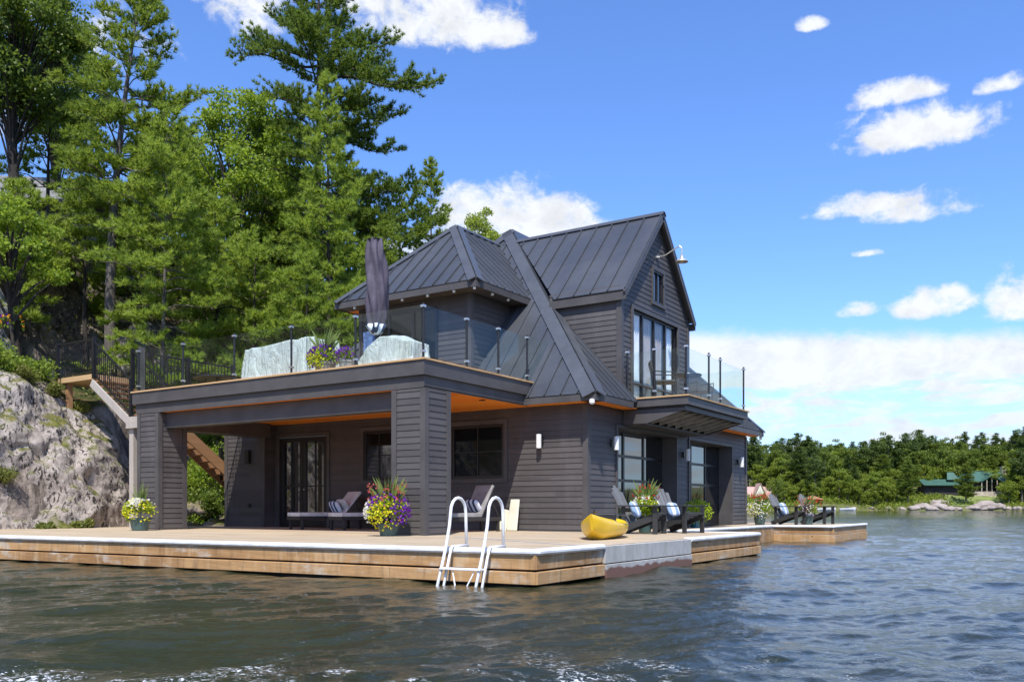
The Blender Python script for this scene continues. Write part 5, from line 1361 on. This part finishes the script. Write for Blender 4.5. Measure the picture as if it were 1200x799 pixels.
# ================================================================== WATER
a_c = R(90+33)
th = np.concatenate([np.linspace(a_c+R(180), a_c+R(42), 60, endpoint=False), np.linspace(a_c+R(42), a_c-R(40), 950, endpoint=False), np.linspace(a_c-R(40), a_c-R(180), 60)])
rr = [1.5]
while rr[-1] < 2600: rr.append(rr[-1]*(1.0030 if 4 < rr[-1] < 32 else (1.006 if 3.5 < rr[-1] < 100 else 1.03)))
rr = np.array(rr); TH, RR = np.meshgrid(th, rr, indexing='ij'); X = RR*np.cos(TH); Y = RR*np.sin(TH); Z = np.zeros_like(X)
rngw = np.random.default_rng(3); sp = np.where(RR < 32, RR*.0042, RR*.0085)+.006
wd = R(33-62)   # travel direction: swell comes past the dock
for i in range(90):
    lam = .16*(3.6/.16)**(i/89.); k = 2*math.pi/lam; ang_ = wd+rngw.normal()*.55; amp = .0021*lam**.60
    ph = rngw.random()*6.28; fade = np.exp(-(sp*3.0/lam)**2)
    s = np.sin(k*(X*math.cos(ang_)+Y*math.sin(ang_))+ph+.6*np.sin(.7*X+.3*i)+.5*np.sin(.55*Y+i))
    Z += amp*fade*(np.exp(s)-1.27)*1.05
# wake of the boat crossing the foreground
fx = np.cos(R(33))*X+np.sin(R(33))*Y; fy = -np.sin(R(33))*X+np.cos(R(33))*Y    # right, forward
for (a0, b0, sl_, am, wdt) in ((6.6,0,.16,.022,.42),(7.9,0,.12,.016,.5),(5.6,0,.06,.030,.32)):
    q = fy-(a0+sl_*fx+.25*np.sin(fx*.9+a0)); Z += am*np.exp(-(q/wdt)**2)*(.6+.4*np.sin(fx*1.3+a0))-am*.5*np.exp(-((q-.6)/wdt)**2)
P = np.stack([X, Y, Z], 2)
def waterm():
    m, nt, b = newmat('lake_water'); co = wcoords(nt)
    s = nt.new('ShaderNodeSeparateXYZ'); nt.l.new(co, s.inputs[0])
    n1 = nt.noise(nt.mapping(co, (1,1,.2), (0,0,R(-25))), 3.2, 5, .6, .5); n2 = nt.noise(nt.mapping(co, (1.6,.8,.3), (0,0,R(28))), 11, 5, .65, .6)
    n3 = nt.noise(nt.mapping(co, (1.0,.5,.3), (0,0,R(33))), .55, 6, .6, .4)
    b1 = nt.bump(n1, .40, .04); b2 = nt.bump(n2, .7, .012, b1)
    b3 = nt.bump(n3, .35, .08, b2)
    nt.set(b.inputs['Normal'], b3)
    base = nt.ramp(nt.noise(co, .35, 3), [(.35, (.016,.022,.012)), (.65, (.030,.032,.016))])
    # foam from the passing boat, close to the camera
    wx = nt.noise(nt.mapping(co, (1,1,1), (0,0,R(-33))), 1.3, 3, .6, 1.0)
    foam_n = nt.noise(co, 26, 6, .75, .8)
    dist = nt.new('ShaderNodeVectorMath', operation='LENGTH'); nt.l.new(co, dist.inputs[0])
    near = nt.maprange(dist.outputs['Value'], 5.0, 6.6, 1, 0, True)
    f = nt.math('MULTIPLY', nt.math('MULTIPLY', nt.maprange(wx, .50, .62), nt.maprange(foam_n, .52, .62)), near)
    near2 = nt.maprange(dist.outputs['Value'], 6.0, 9.5, 1, 0, True)
    f2 = nt.math('MULTIPLY', nt.math('MULTIPLY', nt.maprange(wx, .56, .68), nt.maprange(foam_n, .62, .68)), near2)
    f = nt.math('MAXIMUM', f, f2)
    for (px_, d_, r_) in ((25,5.15,.7),(285,5.35,.55),(400,5.3,.35)):
        vx, vy = at(px_, d_); dv = nt.new('ShaderNodeVectorMath', operation='DISTANCE'); nt.l.new(co, dv.inputs[0]); dv.inputs[1].default_value = (vx, vy, 0)
        g_ = nt.maprange(dv.outputs['Value'], 0, r_, 1, 0, True); f = nt.math('MAXIMUM', f, nt.maprange(nt.math('ADD', foam_n, nt.math('MULTIPLY', g_, .17)), .665, .76))
    nt.set(b.inputs['Base Color'], nt.mix(f, base, (.75,.78,.80))); nt.set(b.inputs['Roughness'], nt.maprange(f, 0, 1, .045, .6))
    b.inputs['Specular Tint'].default_value = (1,.88,.74,1); b.inputs['IOR'].default_value = 1.333; b.inputs['Specular IOR Level'].default_value = .5
    return m
tag(grid_mesh('lake_water', P[:, ::-1], waterm()), kind='structure')

# ================================================================== SKY
w = bpy.data.worlds.new('World'); scn.world = w; w.use_nodes = True; nt = N(w.node_tree); nt.n.clear()
out = nt.new('ShaderNodeOutputWorld'); bg = nt.new('ShaderNodeBackground')
SUN = Vector((.28,-.476,.833)).normalized(); el = math.asin(SUN.z); azs = math.atan2(SUN.x, SUN.y)
sky = nt.new('ShaderNodeTexSky'); sky.sky_type = 'NISHITA'; sky.sun_disc = False; sky.sun_elevation = el; sky.sun_rotation = azs
sky.air_density = 1.0; sky.dust_density = .4; sky.ozone_density = 2.5
tc = nt.new('ShaderNodeTexCoord'); g = tc.outputs['Generated']
sx = nt.new('ShaderNodeSeparateXYZ'); nt.l.new(g, sx.inputs[0])
az = nt.math('ARCTAN2', sx.outputs[0], sx.outputs[1])      # compass angle
elv = nt.math('ARCSINE', sx.outputs[2])
cmb = nt.new('ShaderNodeCombineXYZ'); nt.l.new(az, cmb.inputs[0]); nt.l.new(nt.math('MULTIPLY', elv, 1.25), cmb.inputs[1]); ae = cmb.outputs[0]
nz = nt.noise(ae, 13, 9, .60, .25); nzf = nt.noise(ae, 38, 8, .66, .35)
pert = nt.math('MULTIPLY', nt.math('SUBTRACT', nt.math('ADD', nt.math('MULTIPLY', nz, .5), nt.math('MULTIPLY', nzf, .5)), .5), 8.5)
def dirae(px, py):
    X, Y = at(px, 1.); n = math.hypot(X, Y); return math.atan2(X, Y), math.atan2((594.5-py)/1031., n)
clouds = [(520, 30, 90, 46, 1), (590, 42, 34, 27, 1), (430, 5, 64, 24, 0.9), (300, 10, 48, 55, 0.7), (950, 31, 18, 11, 0.9), (1052, 113, 53, 18, 0.95), (1078, 158, 83, 34, 1.15), (1172, 102, 30, 13, 0.95), (1030, 242, 74, 18, 0.9), (1075, 250, 64, 17, 0.9), (1014, 298, 16, 5, 0.7), (1006, 366, 26, 11, 0.85), (1095, 360, 55, 20, 1), (1115, 345, 21, 12, 0.9), (1195, 355, 45, 34, 1.1), (612, 262, 89, 46, 1.3), (560, 255, 48, 34, 1), (660, 275, 53, 20, 1), (120, 45, 64, 43, 0.35), (470, 300, 64, 24, 0.6), (-150, 120, 170, 73, 0.9), (1420, 200, 148, 61, 0.9), (-60, 330, 159, 61, 0.8)]
mask = None
for (px, py, sx_, sy_, st) in clouds:
    a0, e0 = dirae(px, py); a1, _ = dirae(px+sx_, py); _, e1 = dirae(px, py-sy_)
    u = nt.math('DIVIDE', nt.math('SUBTRACT', az, a0), abs(a1-a0)); v = nt.math('DIVIDE', nt.math('SUBTRACT', elv, e0), abs(e1-e0))
    # flatter bottoms
    v = nt.math('ADD', v, nt.math('MULTIPLY', nt.math('MINIMUM', v, 0.), .9))
    r2 = nt.math('ADD', nt.math('MULTIPLY', u, u), nt.math('MULTIPLY', v, v))
    c = nt.math('MULTIPLY', nt.math('SUBTRACT', 1.3, r2), st*1.1)
    mask = c if mask is None else nt.math('MAXIMUM', mask, c)
mask = nt.math('MAXIMUM', mask, -1.5)
cl = nt.maprange(nt.math('ADD', mask, pert), -.35, 1.5, 0, 1, True)
# low bank near the horizon
tilt = nt.math('MINIMUM', nt.math('MAXIMUM', nt.math('MULTIPLY', nt.math('ADD', az, R(21.5)), .07), -.06), .06)
top = nt.maprange(nt.math('ADD', nt.math('ADD', elv, tilt), nt.math('MULTIPLY', nt.math('SUBTRACT', nzf, .5), .02)), R(10.4), R(11.5), 1, 0, True)
cm2 = nt.new('ShaderNodeCombineXYZ'); nt.l.new(az, cm2.inputs[0]); nt.l.new(nt.math('MULTIPLY', elv, 4.2), cm2.inputs[1])
bn = nt.noise(cm2.outputs[0], 11, 7, .6, .3); 
bandlow = nt.maprange(elv, R(7.2), R(9.3), 0, .42, True)
bank = nt.math('MULTIPLY', top, nt.maprange(nt.math('ADD', bn, bandlow), .40, .58, .22, .97, True))
# other azimuths get scattered cumulus
other = nt.math('MULTIPLY', nt.maprange(nt.noise(cm2.outputs[0], 2.6, 7, .6, .2), .54, .66, 0, 1, True), nt.maprange(nt.math('ABSOLUTE', nt.math('SUBTRACT', az, R(-33))), R(42), R(55), 0, 1))
other = nt.math('MULTIPLY', other, nt.maprange(elv, R(2), R(9), .3, 1))
cov = nt.math('MAXIMUM', nt.math('MAXIMUM', cl, bank), other)
# haze toward horizon whitens blue
skyc = nt.mix(1., sky.outputs[0], (.92,1.22,1.75), 'MULTIPLY')
shade = nt.maprange(nt.noise(ae, 24, 7, .62, .3), .34, .62, .85, 1.05)
cs = nt.mix(nt.maprange(elv, R(1), R(8)), (5.2,5.75,6.5), (6.5,6.7,6.95))
ccol = nt.mix(1., cs, nt.mix(shade, (.0,.0,.0), (1,1,1)), 'MULTIPLY')
final = nt.mix(nt.math('MULTIPLY', cov, .97), skyc, ccol)
nt.l.new(final, bg.inputs[0]); bg.inputs[1].default_value = .115; nt.l.new(bg.outputs[0], out.inputs[0])
sun = bpy.data.lights.new('sun', 'SUN'); sun.energy = 4.6; sun.angle = R(.53); sun.color = (1,.955,.88)
so = bpy.data.objects.new('sun', sun); col.objects.link(so); so.rotation_euler = SUN.to_track_quat('Z', 'Y').to_euler()

# ================================================================== CAMERA
cd = bpy.data.cameras.new('camera'); cam = bpy.data.objects.new('camera', cd); col.objects.link(cam); scn.camera = cam
cd.sensor_width = 36; cd.lens = 1031/1200*36; cd.shift_y = (594.5-399.5)/1200; cd.clip_end = 6000; cd.clip_start = .1
cam.location = (0,0,1.0); cam.rotation_euler = (R(90), 0, R(33))
vs = scn.view_settings; vs.view_transform = 'Standard'; vs.look = 'None'; vs.exposure = .4; vs.gamma = 1
